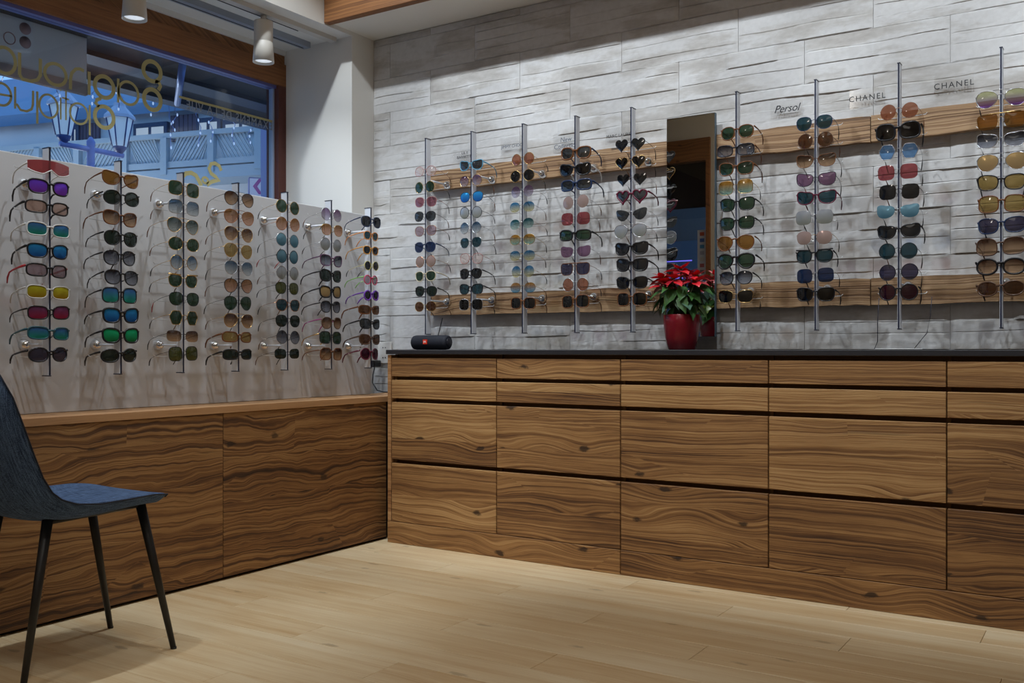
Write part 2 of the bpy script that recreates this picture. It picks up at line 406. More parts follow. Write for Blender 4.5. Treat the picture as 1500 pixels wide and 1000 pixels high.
# entrance glazing behind the camera
en = empty('door_1', (-3.9, YR, 0)); en['kind'] = 'structure'; en['category'] = 'door'
def rel(mb, root):                                               # move world-coordinate verts into root's frame (no rotation)
    x, y, z = root.location; mb.v = [(a-x, b-y, c_-z) for a, b, c_ in mb.v]; return mb
rel(MB().box((-4.35, YR-.08, 2.76), (-3.42, YR+.03, 2.98)), en).build('head_beam', W_BEAM, en)
rel(MB().box((-3.46, YR-.08, 0), (-3.42, YR+.03, 2.76)), en).build('jamb', W_BEAMY, en)
rel(MB().box((-4.35, YR-.03, 0), (-3.46, YR-.022, 2.76)), en).build('pane', GLASS, en)
pst = empty('poster_strip', (-3.50, YR-.005, 1.6))
rel(MB().box((-3.56, YR-.012, 1.60), (-3.465, YR-.008, 2.08)), pst).build('sheet', plain('poster_white', srgb(190,190,195), .6), pst)
for i in range(7):
    zc = 2.04-.062*i
    rel(MB().box((-3.535, YR-.0078, zc-.018), (-3.49, YR-.0068, zc+.018)), pst).build('picture', plain('print_%d' % i, [srgb(170,70,40), srgb(60,90,150), srgb(60,120,160), srgb(150,150,160), srgb(190,180,170), srgb(160,80,80), srgb(120,100,110)][i], .6), pst)
tag(pst, 'tall white strip of small colour pictures on the door glass, seen in the mirror', 'poster')
nn = MB(); nn.tube([(-3.95, YR-.06, 1.5), (-3.95, YR-.06, 1.79), (-3.64, YR-.06, 1.79)], .006, 6)
nn.tube([(-3.95, YR-.06, 1.62), (-3.64, YR-.06, 1.62)], .006, 6)
tag(nn.build('light_tube', plain('violet_light', (.2,.15,.9), .5, emit=(.25,.18,1), es=1.2)), 'violet light tube outside the entrance, seen in the mirror', 'lamp')

# window
wn = empty('window_1', (XWIN, 2.2, 1.2)); tag(wn, 'long shop window in a brown timber frame, above the white board', 'window', kind='structure')
y0, y1 = .75, YREC
rel(MB().box((XWIN-.09, y0, 2.306), (XWIN+.0, y1, 2.425)), wn).build('head_beam', W_BEAMY, wn)
rel(MB().box((XWIN-.09, y0, 2.425), (XWIN-.012, y1, 2.475)), wn).build('upper_rail', W_BEAM, wn)
rel(MB().box((XWIN-.09, y0, 2.475), (XWIN+.0, y1, 2.5)), wn).build('white_strip', WHITE, wn)
rel(MB().box((XWIN-.07, y0, 2.290), (XWIN-.015, y1, 2.306)), wn).build('frame_profile', plain('blue_lit_profile', srgb(95,95,150), .4), wn)  # thin aluminium edge, the blue light on it put into its colour
rel(MB().box((XWIN-.09, y1-.055, .66), (XWIN+.0, y1, 2.306)), wn).build('jamb', plain('red_brown_frame', srgb(96,52,42), .5, noise=.2), wn)
rel(MB().box((XWIN-.06, y1-.066, .66), (XWIN-.03, y1-.055, 2.29)), wn).build('glazing_bead', plain('pale_bead', srgb(170,185,210), .4), wn)
rel(MB().box((XWIN-.046, y0, .66), (XWIN-.040, y1-.06, 2.29)), wn).build('pane', GLASS, wn)

# gold lettering and lines on the pane (read from the street, so mirrored from inside)
GOLD = plain('gold_film', srgb(186,174,118), .5, .1)
XG = XWIN-.036
def flat_stroke(mb, pts, wd, closed=False):                       # ribbon on the pane
    P = [Vector((p.y, p.z)) for p in pts]; n = len(P); a = []; b_ = []
    for i in range(n):
        t = (P[(i+1) % n]-P[i-1]) if closed else (P[min(i+1, n-1)]-P[max(i-1, 0)])
        t.normalize(); q = Vector((-t.y, t.x))*wd/2; a.append(P[i]+q); b_.append(P[i]-q)
    vs = []; 
    for s_, xx in ((a, XG), (b_, XG), (a, XG+.0012), (b_, XG+.0012)): vs += [(xx, p.x, p.y) for p in s_]
    fs = []
    for i in range(n if closed else n-1):
        j = (i+1) % n
        fs += [(i, j, n+j, n+i), (2*n+i, 3*n+i, 3*n+j, 2*n+j), (i, 2*n+i, 2*n+j, j), (n+i, n+j, 3*n+j, 3*n+i)]
    mb.add(vs, fs)
def px_pts(lst): return [at_x(px, py, XG) for px, py in lst]
def ring(mb, px0, px1, py0, py1, wd, n=28, skew=0, a0=0, a1=360):
    A = at_x(px0, (py0+py1)/2, XG); B_ = at_x(px1, (py0+py1)/2, XG)
    T = at_x((px0+px1)/2, py0, XG); Bo = at_x((px0+px1)/2, py1, XG)
    cy, cz = (A.y+B_.y)/2, (T.z+Bo.z)/2; ry, rz = abs(B_.y-A.y)/2-wd/2, abs(T.z-Bo.z)/2-wd/2
    full = a1-a0 >= 360
    pts = [Vector((XG, cy+ry*math.cos(R(a0+(a1-a0)*i/(n if full else n-1))), cz+rz*math.sin(R(a0+(a1-a0)*i/(n if full else n-1))))) for i in range(n)]
    flat_stroke(mb, pts, wd, full)
def stem(mb, px, py0, py1, wd): flat_stroke(mb, px_pts([(px, py0), (px, py1)]), wd)
sign = empty('window_lettering', (XG, 2.4, 1.9)); tag(sign, 'gold shop name lettering with round letters on the window glass', 'lettering')
letters = []
def letter(fn):
    mb = MB(); fn(mb); rel(mb, sign).build('letter', GOLD, sign)
letter(lambda m: (ring(m, 207, 238, 87, 122, .020), ring(m, 208, 238, 128, 164, .020), flat_stroke(m, px_pts([(227,119),(233,121),(235,126),(232,132)]), .018)))
letter(lambda m: (ring(m, 172, 204, 118, 155, .012), stem(m, 173, 115, 150, .012)))
letter(lambda m: (ring(m, 136, 169, 109, 146, .018), ring(m, 136, 169, 153, 190, .018), flat_stroke(m, px_pts([(148,144),(142,146),(140,151),(145,156)]), .016)))
letter(lambda m: (stem(m, 130.5, 105, 139, .014), flat_stroke(m, px_pts([(103,131),(103,116),(105,107),(111,101),(117,101),(123,104)]), .014)))
letter(lambda m: ring(m, 63, 99, 91, 127, .014))
letter(lambda m: (stem(m, 28.5, 77, 110, .014), flat_stroke(m, px_pts([(29,110),(33,116),(45,119),(55,117),(59,110),(59,86)]), .014)))
letter(lambda m: ring(m, -12, 25, 67, 110, .014))
letter(lambda m: (ring(m, 101, 130, 150, 183, .009), stem(m, 131.3, 154, 198, .009)))
letter(lambda m: (stem(m, 96.5, 132, 176, .007), flat_stroke(m, px_pts([(91,143),(101,146)]), .007)))
letter(lambda m: (stem(m, 88.8, 143, 175, .007), stem(m, 88.6, 131, 133, .007)))
letter(lambda m: (ring(m, 56, 86, 137, 174, .009), stem(m, 54.5, 134, 181, .010)))
letter(lambda m: (stem(m, 22, 127, 159, .009), flat_stroke(m, px_pts([(24,152),(30,161),(39,163),(46,160),(48,154),(48.5,133)]), .010)))
letter(lambda m: (ring(m, -14, 18, 120, 156, .010), flat_stroke(m, px_pts([(-12,136),(17,141)]), .009)))
mb = MB(); flat_stroke(mb, px_pts([(262,141.5), (403,179)]), .011)
ln = mb; o = rel(ln, sign).build('rule', GOLD, sign)
# spectacles emblem lower down
em = MB()
flat_stroke(em, px_pts([(268,258),(272,254),(280,253),(287,257),(292,266),(295,272)]), .022)
ring(em, 295, 306, 258, 270, .012, 20)
flat_stroke(em, px_pts([(303,271),(308,267),(314,265),(321,264),(316,259),(309,254),(306,247),(309,240),(315,239),(321,243),(324,250)]), .019)
o = em.build('window_emblem', GOLD); tag(o, 'gold spectacles emblem low on the window glass', 'emblem')

def text_mesh(s, size, extrude=.0006, shear=0, sp=1.0, align='CENTER'):
    cu = bpy.data.curves.new('lettering', 'FONT'); cu.body = s; cu.size = size; cu.extrude = extrude; cu.shear = shear
    cu.space_character = sp; cu.align_x = align; cu.align_y = 'CENTER'; cu.resolution_u = 3
    o = bpy.data.objects.new('t', cu); C.objects.link(o)
    bpy.context.view_layer.update()
    me = bpy.data.meshes.new_from_object(o.evaluated_get(bpy.context.evaluated_depsgraph_get()))
    bpy.data.objects.remove(o); return me
PALE = plain('pale_letter', srgb(150,155,160), .6)
tm = text_mesh('EXAMENS DE LA VUE', .060, .0006, sp=1.22, align='LEFT'); tm.materials.append(PALE)
o = link('lettering', tm)                                          # faces the street: reads mirrored from inside
p = at_x(399, 186, XG); o.location = (XG+.001, p.y, p.z)
o.rotation_euler = (R(90), 0, R(-90))
tag(o, 'thin pale line of capitals under the gold rule on the window', 'lettering')
pe = at_x(273, 150, XG); wid = max(v.co.x for v in tm.vertices); o.scale = ((p.y-pe.y)/wid,)*1+(1,1)

# ------------------------------------------------------------------ street outside
GND = plain('paving', srgb(110,115,130), .8)
struct('ground', MB().box((-30, -14, -.3), (-4.65, 30, -.13)), GND)
struct('trim_2', MB().box((-5.0, -8, 2.43), (XWIN-.1, 9, 2.75)), plain('overhang_soffit', srgb(46,38,36), .8), 'dark brown overhang above the shop window outside')
mb = MB(); mb.box((-4.60, -3, 2.405), (-4.45, 8, 2.43)); mb.box((-4.95, -3, 2.40), (-4.85, 8, 2.43))
aw = empty('awning', (-4.6, 3, 2.43)); tag(aw, 'folded awning with blue-grey rails and arms beneath the dark overhang', 'awning'); rel(mb, aw).build('rail', plain('awning_metal', srgb(30,38,54), .45, .3), aw)
for q in ([(-4.1,3.9,2.36),(-4.85,4.6,2.36)], [(-4.05,3.2,2.38),(-4.8,3.75,2.38)]): rel(MB().tube(q, .02, 8), aw).build('arm', plain('awning_metal2', srgb(60,90,140), .35, .6), aw)
# pillar at the far end
struct('wall_pillar', MB().box((-5.41, 4.97, -.2), (-5.02, 5.7, 3.2)), plain('pillar_paint', srgb(150,150,190), .7), 'lilac-blue pillar at the far end of the shop front')

# hanging banner
A0 = at_x(-60, 92, -4.3); A1 = at_x(127, 140, -4.3)
bn = empty('hanging_sign', (-4.3, A1.y, A1.z))
zt = at_x(127, 44, -4.3).z
BCL, N, L, B = new_mat('banner_cloth'); B.inputs['Base Color'].default_value = (*srgb(200,195,190), 1); B.inputs['Roughness'].default_value = .8
tl = N.new('ShaderNodeBsdfTranslucent'); tl.inputs[0].default_value = (.75,.72,.70,1); mx = N.new('ShaderNodeMixShader'); mx.inputs[0].default_value = .55
L.new(B.outputs[0], mx.inputs[1]); L.new(tl.outputs[0], mx.inputs[2]); L.new(mx.outputs[0], N['Material Output'].inputs['Surface'])
rel(MB().box((-4.31, A1.y-1.35, A1.z), (-4.30, A1.y, zt)), bn).build('sign_panel', BCL, bn)
rel(MB().box((-4.318, A1.y-1.35, A1.z), (-4.294, A1.y+.002, A1.z+.055)), bn).build('bottom_rail', plain('banner_rail', srgb(165,150,150), .6), bn)
for yy in (A1.y-.04, A1.y-.62):
    rel(MB().box((-4.32, yy-.02, zt), (-4.29, yy+.02, 2.43)), bn).build('bracket', BLK, bn)
RD = plain('faded_red', srgb(165,125,120), .7)
for (cx, cy, rx) in ((37, 42, 7), (37, 62, 8)):
    p = at_x(cx, cy, -4.299); mbb = MB(); mbb.lathe([(.028, -4.2995), (.028, -4.2985)], (0, p.y, p.z), 20, 'x'); rel(mbb, bn).build('printed_dot', RD, bn)
mbb = MB(); p = at_x(14, 56, -4.299); mbb.tube([(-4.299, p.y+.027*math.cos(a*.4488), p.z+.027*math.sin(a*.4488)) for a in range(14)], .0025, 6, True, up=(1,0,0)); rel(mbb, bn).build('printed_ring', RD, bn)
tag(bn, 'pale cloth sign hanging outside the upper left of the window', 'sign')

# house across the street
U = Vector((-.967, -.254, 0)).normalized(); NV = Vector((.254, -.967, 0)).normalized()
H0 = at_d(411, 300, 9.5)
def hp(px, py, dn=0):                                            # pixel -> facade coordinates (along, height), dn = proud of the facade
    d = Vector(ray(px, py)); o0 = Vector((0,0,.9)); P0 = H0+NV*dn
    t = (P0-o0).dot(NV)/d.dot(NV); P = o0+d*t
    return ((P-H0).dot(U), P.z)
house = empty('house', (H0.x, H0.y, 0), math.atan2(U.y, U.x))
tag(house, 'pale house with lattice balcony across the street, seen through the window', 'house')
# local axes: x along U, y = Z x U direction
LY = Vector((0,0,1)).cross(U); SG = 1 if LY.dot(NV) > 0 else -1     # proud = SG*y
def hbox(a0, a1, z0, z1, d0, d1): return MB().box((min(a0,a1), min(SG*d0,SG*d1), z0), (max(a0,a1), max(SG*d0,SG*d1), z1))
HW = plain('house_render', srgb(205,208,212), .8, noise=.06, nscale=3)
HPUR = plain('house_cladding', srgb(95,82,98), .8)
HFR = plain('house_dark_frame', srgb(40,60,90), .6)
HRAIL = plain('balcony_paint', srgb(150,165,175), .7)
HROOF = plain('house_roof', srgb(105,135,165), .8)
HLIT = plain('lit_curtain', srgb(200,195,190), .8, emit=(.95,.95,.90), es=.30)
zb = hp(250, 208)[1]; zt_ = hp(250, 160)[1]
hbox(-1.2, 9, 0, zt_+.1, -.3, 0).build('wall', HW, house)
rf = MB(); zz = hp(250, 163, .1)[1]
rf.add([(-1.2, SG*.10, zz), (9, SG*.10, zz), (9, SG*-3.0, zz+1.5), (-1.2, SG*-3.0, zz+1.5), (-1.2, SG*.10, zz+.12), (9, SG*.10, zz+.12), (9, SG*-3.0, zz+1.62), (-1.2, SG*-3.0, zz+1.62)],
       [(0,1,2,3),(4,7,6,5),(0,4,5,1),(1,5,6,2),(2,6,7,3),(3,7,4,0)])
fix_normals(rf.build('roof', HROOF, house))
for (pa, pb, ya, yb) in ((200, 249, 179, 209), (104, 120, 184, 213), (292, 327, 172, 204), (330, 384, 173, 202)):
    a0, z1 = hp(pb, ya); a1, z0 = hp(pa, yb)
    z0 = max(z0, zb+.03)
    wfr = hbox(a0, a1, z0, z1, 0, .05).build('window', HFR, house)
    nn_ = 2
    for k in range(nn_):
        x0 = a0+.04+(a1-a0-.04)*k/nn_; x1 = a0+(a1-a0-.04)*(k+1)/nn_
        hbox(x0, x1, z0+.03, z1-.05, .05, .055).build('pane', HLIT, wfr)
for (pa, pb, ya, yb) in ((252, 291, 167, 207), (120, 148, 180, 214)):
    a0, z1 = hp(pb, ya); a1, z0 = hp(pa, yb); n_ = 6
    for k in range(n_):
        x0 = a0+(a1-a0)*k/n_; hbox(x0+.004, a0+(a1-a0)*(k+1)/n_-.004, zb, z1, 0, .03).build('cladding_board', HPUR, house)
zr1, zr0 = hp(290, 205)[1], hp(290, 212)[1]
zl0 = hp(290, 250)[1]
D = .35
a_end = hp(384, 240, D)[0]
hbox(a_end, 9, zr0, zr1, D-.06, D+.02).build('balcony_rail', HRAIL, house)
hbox(a_end, 9, zl0-.03, zl0+.03, D-.05, D+.01).build('balcony_rail', HRAIL, house)
hbox(a_end, 9, zl0-.16, zl0-.05, 0, D+.02).build('balcony_floor', HRAIL, house)
posts = [a_end]+[hp(p_, 235, D)[0] for p_ in (315, 246, 188, 118, 60, 0)]
for a in posts: hbox(a, a+.07, zl0-.1, zr0, D-.03, D+.03).build('balcony_post', HRAIL, house)
for k in range(len(posts)-1):
    a0, a1 = posts[k]+.07, posts[k+1]; n_ = 11; hh = zr0-zl0; sgn = 1 if k % 2 == 0 else -1
    for j in range(n_):
        x0 = a0+(a1-a0)*(j+.15)/n_; ww = (a1-a0)/n_*.62; sh = .09*sgn
        x0c = lambda q: min(max(q, a0), a1)
        m_ = MB(); yA, yB = sorted((SG*(D-.02), SG*(D-.008)))
        m_.add([(x0c(x0-sh), yA, zl0), (x0c(x0+ww-sh), yA, zl0), (x0c(x0+ww+sh), yA, zr0), (x0c(x0+sh), yA, zr0), (x0c(x0-sh), yB, zl0), (x0c(x0+ww-sh), yB, zl0), (x0c(x0+ww+sh), yB, zr0), (x0c(x0+sh), yB, zr0)],
               [(0,1,2,3),(4,7,6,5),(0,4,5,1),(1,5,6,2),(2,6,7,3),(3,7,4,0)])
        m_.build('slat', HRAIL, house)

# street lantern post with two lanterns
LX = -7.0
P0 = at_x(133, 225, LX)
lt = empty('street_lamp', (LX, P0.y, -.13)); tag(lt, 'street lamp post with two old style lanterns outside the window', 'street lamp')
LPM = plain('lamp_post_paint', srgb(120,130,185), .5); LIRON = plain('lantern_frame', srgb(30,60,120), .4); 
LGL = plain('lantern_glass', srgb(200,205,210), .4, emit=(.55,.75,.95), es=.25)
zbar = at_x(133, 219, LX).z
rel(MB().lathe([(.06, -.13), (.06, .2), (.035, .3), (.03, zbar+.02), (.035, zbar+.06), (.012, zbar+.10)], (LX, P0.y, 0), 14), lt).build('post', LPM, lt)
ya = at_x(88, 214, LX).y; yb = at_x(180, 224, LX).y
rel(MB().tube([(LX, ya, zbar), (LX, yb, zbar)], .022, 8), lt).build('crossbar', LPM, lt)
for yy in (ya+.03, yb-.03):
    hd = rel(MB().lathe([(.02, zbar+.01), (.05, zbar+.05), (.055, zbar+.07)], (LX, yy, 0), 6), lt).build('lantern_base', LIRON, lt)
    rel(MB().lathe([(.055, zbar+.07), (.10, zbar+.30)], (LX, yy, 0), 6, smooth=False), lt).build('lantern_glass', LGL, hd)
    rel(MB().lathe([(.125, zbar+.30), (.12, zbar+.325), (.05, zbar+.40), (.045, zbar+.43), (.015, zbar+.44), (.018, zbar+.47), (.004, zbar+.49)], (LX, yy, 0), 6, smooth=False), lt).build('lantern_cap', plain('cap_paint', srgb(170,175,195), .5), hd)
    for j in range(6):
        a = 2*math.pi*j/6
        rel(MB().tube([(LX+.057*math.cos(a), yy+.057*math.sin(a), zbar+.07), (LX+.103*math.cos(a), yy+.103*math.sin(a), zbar+.30)], .006, 4), lt).build('lantern_bar', LIRON, hd)
# arrow sign
p = at_x(378, 275, -5.9)
ar = empty('arrow_sign', (-5.9, p.y, p.z), R(-38)); tag(ar, 'white street sign with a magenta arrow, low at the right of the window', 'sign')
z1 = at_x(378, 262, -5.9).z
MB().box((-.06, -.075, -.35), (.06, .05, z1-p.z)).build('sign_box', plain('sign_side', srgb(80,85,150), .6), ar)
MB().box((.06, -.07, -.34), (.064, .045, z1-p.z-.008)).build('sign_face', plain('sign_white', srgb(215,215,220), .5, emit=(.8,.8,.9), es=.12), ar)
MB().prism([(-.045, 0), (.0, .062), (.03, .062), (-.012, 0), (.03, -.062), (.0, -.062)], .064, .066, 'x').build('arrow', plain('magenta', srgb(190,60,150), .5), ar)
# hanging fairy lights under the overhang
rng = random.Random(3)
FW = plain('fairy_wire', srgb(150,170,230), .5); FB = plain('fairy_bead', (.6,.7,1), .5, emit=(.6,.75,1), es=.7)
for (px, y0_, y1_) in ((292, 150, 212), (312, 160, 206), (343, 170, 210), (368, 178, 208), (398, 190, 215), (250, 172, 216), (258, 150, 190), (176, 118, 160), (226, 140, 168), (140, 118, 152), (87, 128, 150), (5, 118, 150)):
    a = at_x(px, y0_, -5.02); b_ = at_x(px-rng.uniform(0, 6), y1_, -5.02)
    z0_ = max(a.z, 2.43)
    pts = [Vector((-5.02+rng.uniform(-.01,.01), a.y+(b_.y-a.y)*k/7+rng.uniform(-.02,.02), z0_+(b_.z-z0_)*k/7)) for k in range(8)]
    fl = empty('fairy_lights', pts[0]); m_ = MB(); m_.tube(pts, .0028, 4); rel(m_, fl).build('wire', FW, fl)
    m_ = MB()
    for q in pts[3::2]: m_.lathe([(.002, -.010), (.005, -.004), (.005, .004), (.002, .010)], q, 6)
    rel(m_, fl).build('bulbs', FB, fl)
    kf = sorted([292,312,343,368,398,250,258,176,226,140,87,5]).index(px)
    tag(fl, '%s drooping icicle light strand from the left outside the window' % ['first','second','third','fourth','fifth','sixth','seventh','eighth','ninth','tenth','eleventh','twelfth'][kf], 'fairy lights', 'icicle light strands outside the window')
lamp('POINT', 'facade_fill', (-8.8, 5.0, 1.5), (0,0,0), 110, (.85,.92,1), .3)  # unseen point lights added to whiten the house front
lamp('POINT', 'facade_fill', (-12.0, 3.9, 1.5), (0,0,0), 170, (.85,.92,1), .3)

# ------------------------------------------------------------------ recess tracks and spotlights
tk = MB(); tk.box((XF-.125, .78, 2.478), (XF-.085, YREC-.02, 2.50))
tr_ = tk.build('light_track', RAILW); MB().box((XF-.130, .78, 2.476), (XF-.126, YREC-.25, 2.484)).build('slot', BLK, tr_)
tag(tr_, 'white light track carrying two spotlights in the window recess', 'light track')
bt = MB(); bt.box((XF-.30, .78, 2.470), (XF-.25, YREC-.04, 2.50))
bt_ = bt.build('blind_rail', plain('blind_rail_grey', srgb(150,158,170), .4)); tag(bt_, 'pale grey blind rail on the recess ceiling nearer the window', 'rail')
MB().box((XF-.285, .78, 2.468), (XF-.280, YREC-.06, 2.471)).build('slot', BLK, bt_)
LEM = plain('lamp_glow', (1,1,1), .5, emit=(.85,.92,1), es=.7)
for (px, lab) in ((197, 'white cylinder spotlight on the window track, nearer the left edge'), (386, 'white cylinder spotlight on the window track, nearer the stone wall')):
    d = ray(px, 60); t = (XF-.105)/d[0]; yy = t*d[1]
    sp = empty('spotlight', (XF-.105, yy, 2.478)); tag(sp, lab, 'spotlight', 'spotlights on the window track')
    MB().lathe([(.014, -.03), (.014, 0)], n=12).build('stalk', RAILW, sp)
    MB().lathe([(.040, -.034), (.044, -.030), (.044, -.035), (.044, -.125), (.0425, -.127), (.0425, -.130), (.044, -.132), (.050, -.222), (.046, -.222), (.040, -.205)], n=28).build('body', RAILW, sp)
    fix_normals(sp.children[1])
    MB().lathe([(.040, -.212), (.040, -.208)], n=24).build('lens', LEM, sp)
    lamp('SPOT', 'spot_beam', (XF-.105, yy, 2.25), (XF-.12, yy+.35, 1.2), 14, COOL, .03, 125, 1.0)

# ------------------------------------------------------------------ wainscot and white board
wt = empty('trim_3', (-3.05, 2.5, 0)); tag(wt, 'low wall clad in dark grained timber panels under the white board', 'trim', kind='structure')
ys = [.50, 1.52, 2.528, 3.505]
for a, b_ in zip(ys[:-1], ys[1:]):
    rel(MB().cbox((XWAIN-.02, a+.0015, .012), (XWAIN, b_-.0015, .652), .0015), wt).build('wood_panel', W_WAIN, wt)
rel(MB().box((XBOARD-.05, .50, .0), (XWAIN-.022, 3.8, .652)), wt).build('core', BLACKGAP, wt)
rel(MB().cbox((XBOARD-.06, .50, .6525), (XWAIN+.004, 3.80, .680), .0015), wt).build('ledge', W_LEDGE, wt)
bd = MB().cbox((XBOARD-.025, .55, .681), (XBOARD, 3.60, 1.561), .002).build('display_board', BOARD)
tag(bd, 'long white display board standing on the wooden ledge below the window', 'panel')
# power socket and cable in the corner
sk = empty('power_socket', (-3.235, YST-.012, .885)); tag(sk, 'white double socket plate on the stone wall beside the drawers', 'socket')
MB().cbox((-.045, -.006, -.055), (.045, .006, .055), .002).build('plate', plain('socket_white', srgb(225,222,218), .5), sk)
for zz_ in (.026, -.026):
    for xx_ in (-.008, .008): MB().lathe([(.003, -.0075), (.003, -.006)], (xx_, 0, zz_), 8, 'y').build('hole', BLK, sk)
cb = empty('power_cable', (-3.22, 3.77, .68)); tag(cb, 'dark cable hanging from the socket down to the ledge', 'cable')
MB().cbox((-.052, -.02, .13), (-.028, .035, .165), .004).build('plug', BLK, cb)
MB().tube([(-.04,0,.14), (-.046,-.01,.09), (-.04,-.02,.05), (0,-.03,.012), (.04,-.03,.005), (.09,-.03,.004)], .003, 6).build('lead', BLK, cb)

# ------------------------------------------------------------------ drawer units and worktop
XS = [-2.885, -2.295, -1.70, -1.10, -.50, .10, .70]
YC = 3.45
fronts = [(.776, .861), (.674, .760), (.390, .656), (.102, .372)]
names = ['first drawer unit of old spruce, at the left end under the speaker', 'second old spruce drawer unit from the left end',
         'third old spruce drawer unit, directly under the poinsettia', 'fourth old spruce drawer unit, just right of the poinsettia',
         'fifth old spruce drawer unit, cut by the right photo edge', 'sixth old spruce drawer unit beyond the right photo edge']
for i in range(6):
    x0, x1 = XS[i], XS[i+1]; cx = (x0+x1)/2
    dc = empty('drawer_unit', (cx, YC, 0)); tag(dc, names[i], 'drawers', 'row of drawer units along the stone wall')
    rel(MB().box((x0+.001, YC+.042, .10), (x1-.001, YST-.02, .878)), dc).build('carcass', DARKGAP, dc)
    rel(MB().box((x0+.0, YC+.030, .10), (x0+.010, YC+.041, .878)), dc).build('stile', DARKGAP, dc)
    for (z0, z1) in fronts:
        rel(MB().cbox((x0+.002, YC, z0), (x1-.002, YC+.022, z1), .0018), dc).build('drawer_front', W_CAB, dc)
sd = MB().cbox((-2.907, YC, .102), (-2.8875, YST-.015, .876), .0012).build('end_panel', wood('end_grain', [srgb(110,72,42), srgb(170,124,80), srgb(200,158,112)], 'x', .1, 40, .05, .5))
tag(sd, 'narrow spruce end panel closing the left end of the drawers', 'panel')
for (a, b_, lab) in ((-2.907, -1.7015, 'left length of old spruce plinth under the drawers'), (-1.6985, .70, 'right length of old spruce plinth under the drawers')):
    o = MB().cbox((a, YC-.001, 0.001), (b_, YC+.02, .0995), .0012).build('plinth', W_CAB); tag(o, lab, 'plinth')
ct = MB().cbox((-2.912, YC-.008, .8785), (.72, YST-.012, .8995), .002).build('worktop', SLAB); tag(ct, 'long thin anthracite worktop over the spruce drawers', 'worktop')

# ------------------------------------------------------------------ wooden rails on the stone wall
YRAIL = 3.788
for (z0, z1, nm) in ((1.690, 1.789, 'upper'), (1.070, 1.172, 'lower')):
    for (a, b_, where) in ((-2.928, -1.53, 'left of the mirror'), (-1.527, -.816, 'right of the mirror'), (-.813, .75, 'at the right edge')):
        g = random.Random(int(a*100)); n_ = 14; mb = MB(); top = []; bot = []
        for k in range(n_+1):
            x = a+(b_-a)*k/n_; top.append((x, z1+g.uniform(-.004, .002))); bot.append((x, z0+g.uniform(-.003, .003)))
        poly = bot+top[::-1]; cx = (a+b_)/2
        root = mb.prism([(x-cx, z-z0) for x, z in poly], 0, YST-.009-YRAIL)
        o = root.build('wall_rail', W_RAIL); fix_normals(o); o.location = (cx, YRAIL, z0)
        tag(o, '%s weathered timber rail on the stone wall, length %s' % (nm, where), 'rail', 'timber rails carrying the display rods')

# ------------------------------------------------------------------ mirror
mi = empty('mirror', (-1.531, 3.765, .955)); tag(mi, 'tall narrow frameless mirror on the stone wall behind the poinsettia', 'mirror')
MIR = plain('mirror_silver', (.86,.88,.88), .0, 1)
MB().box((-.106, 0, 0), (.106, .002, .922)).build('glass', MIR, mi)
MB().box((-.107, .0021, -.001), (.107, .02, .923)).build('backing', plain('mirror_edge', srgb(70,95,110), .4), mi)

# ------------------------------------------------------------------ brand plates on the stone
PLATE, N, L, B = new_mat('clear_plate')
for n_ in list(N):
    if n_.type == 'BSDF_PRINCIPLED': N.remove(n_)
tr = N.new('ShaderNodeBsdfTransparent'); tr.inputs[0].default_value = (.985,.985,.985,1)
df = N.new('ShaderNodeBsdfGlossy'); df.inputs['Roughness'].default_value = .1
mx = N.new('ShaderNodeMixShader'); mx.inputs[0].default_value = .05; L.new(tr.outputs[0], mx.inputs[1]); L.new(df.outputs[0], mx.inputs[2]); L.new(mx.outputs[0], N['Material Output'].inputs['Surface'])
INK = plain('black_ink', (.008,.008,.012), .5); INKG = plain('grey_ink', srgb(95,100,112), .5)
for (px, py, txt, sz, shear, ink, sp, w_, h_, lab) in (
    (1397, 124, 'CHANEL', .030, 0, INK, 1.25, .13, .075, 'clear plate with black capitals, rightmost on the stone wall'),
    (1270, 143, 'CHANEL', .030, 0, INK, 1.25, .13, .075, 'clear plate with black capitals, between the second and third rods right of mirror'),
    (1152, 159, 'Persol', .042, .35, INK, .95, .13, .070, 'clear plate with a black script name right of the mirror'),
    (910, 198, 'MARC LAURENT', .019, 0, INK, 1.05, .16, .07, 'clear plate with small black capitals left of the mirror'),
    (829, 209, 'New\nCollection', .030, .1, INKG, 1.0, .14, .09, 'clear plate with two words in thin grey letters'),
    (750, 214, 'JIMMY CHOO', .020, 0, INKG, 1.0, .13, .085, 'clear plate with faint grey letters behind the third rod'),
    (681, 227, 'LILY\nBARRETTE', .019, 0, INK, 1.1, .14, .06, 'clear plate with two lines of black capitals behind the second rod')):
    P = at_y(px, py, 3.806); s = empty('name_plate', P); tag(s, lab, 'sign', 'clear name plates on the stone wall')
    MB().cbox((-w_/2, 0, -h_/2), (w_/2, .004, h_/2), .0008).build('plate', PLATE, s)
    tmm = text_mesh(txt, sz, .0005, shear, sp); tmm.materials.append(ink)
    t = link('lettering', tmm, s, (0, -.0008, 0)); t.rotation_euler = (R(90), 0, 0)

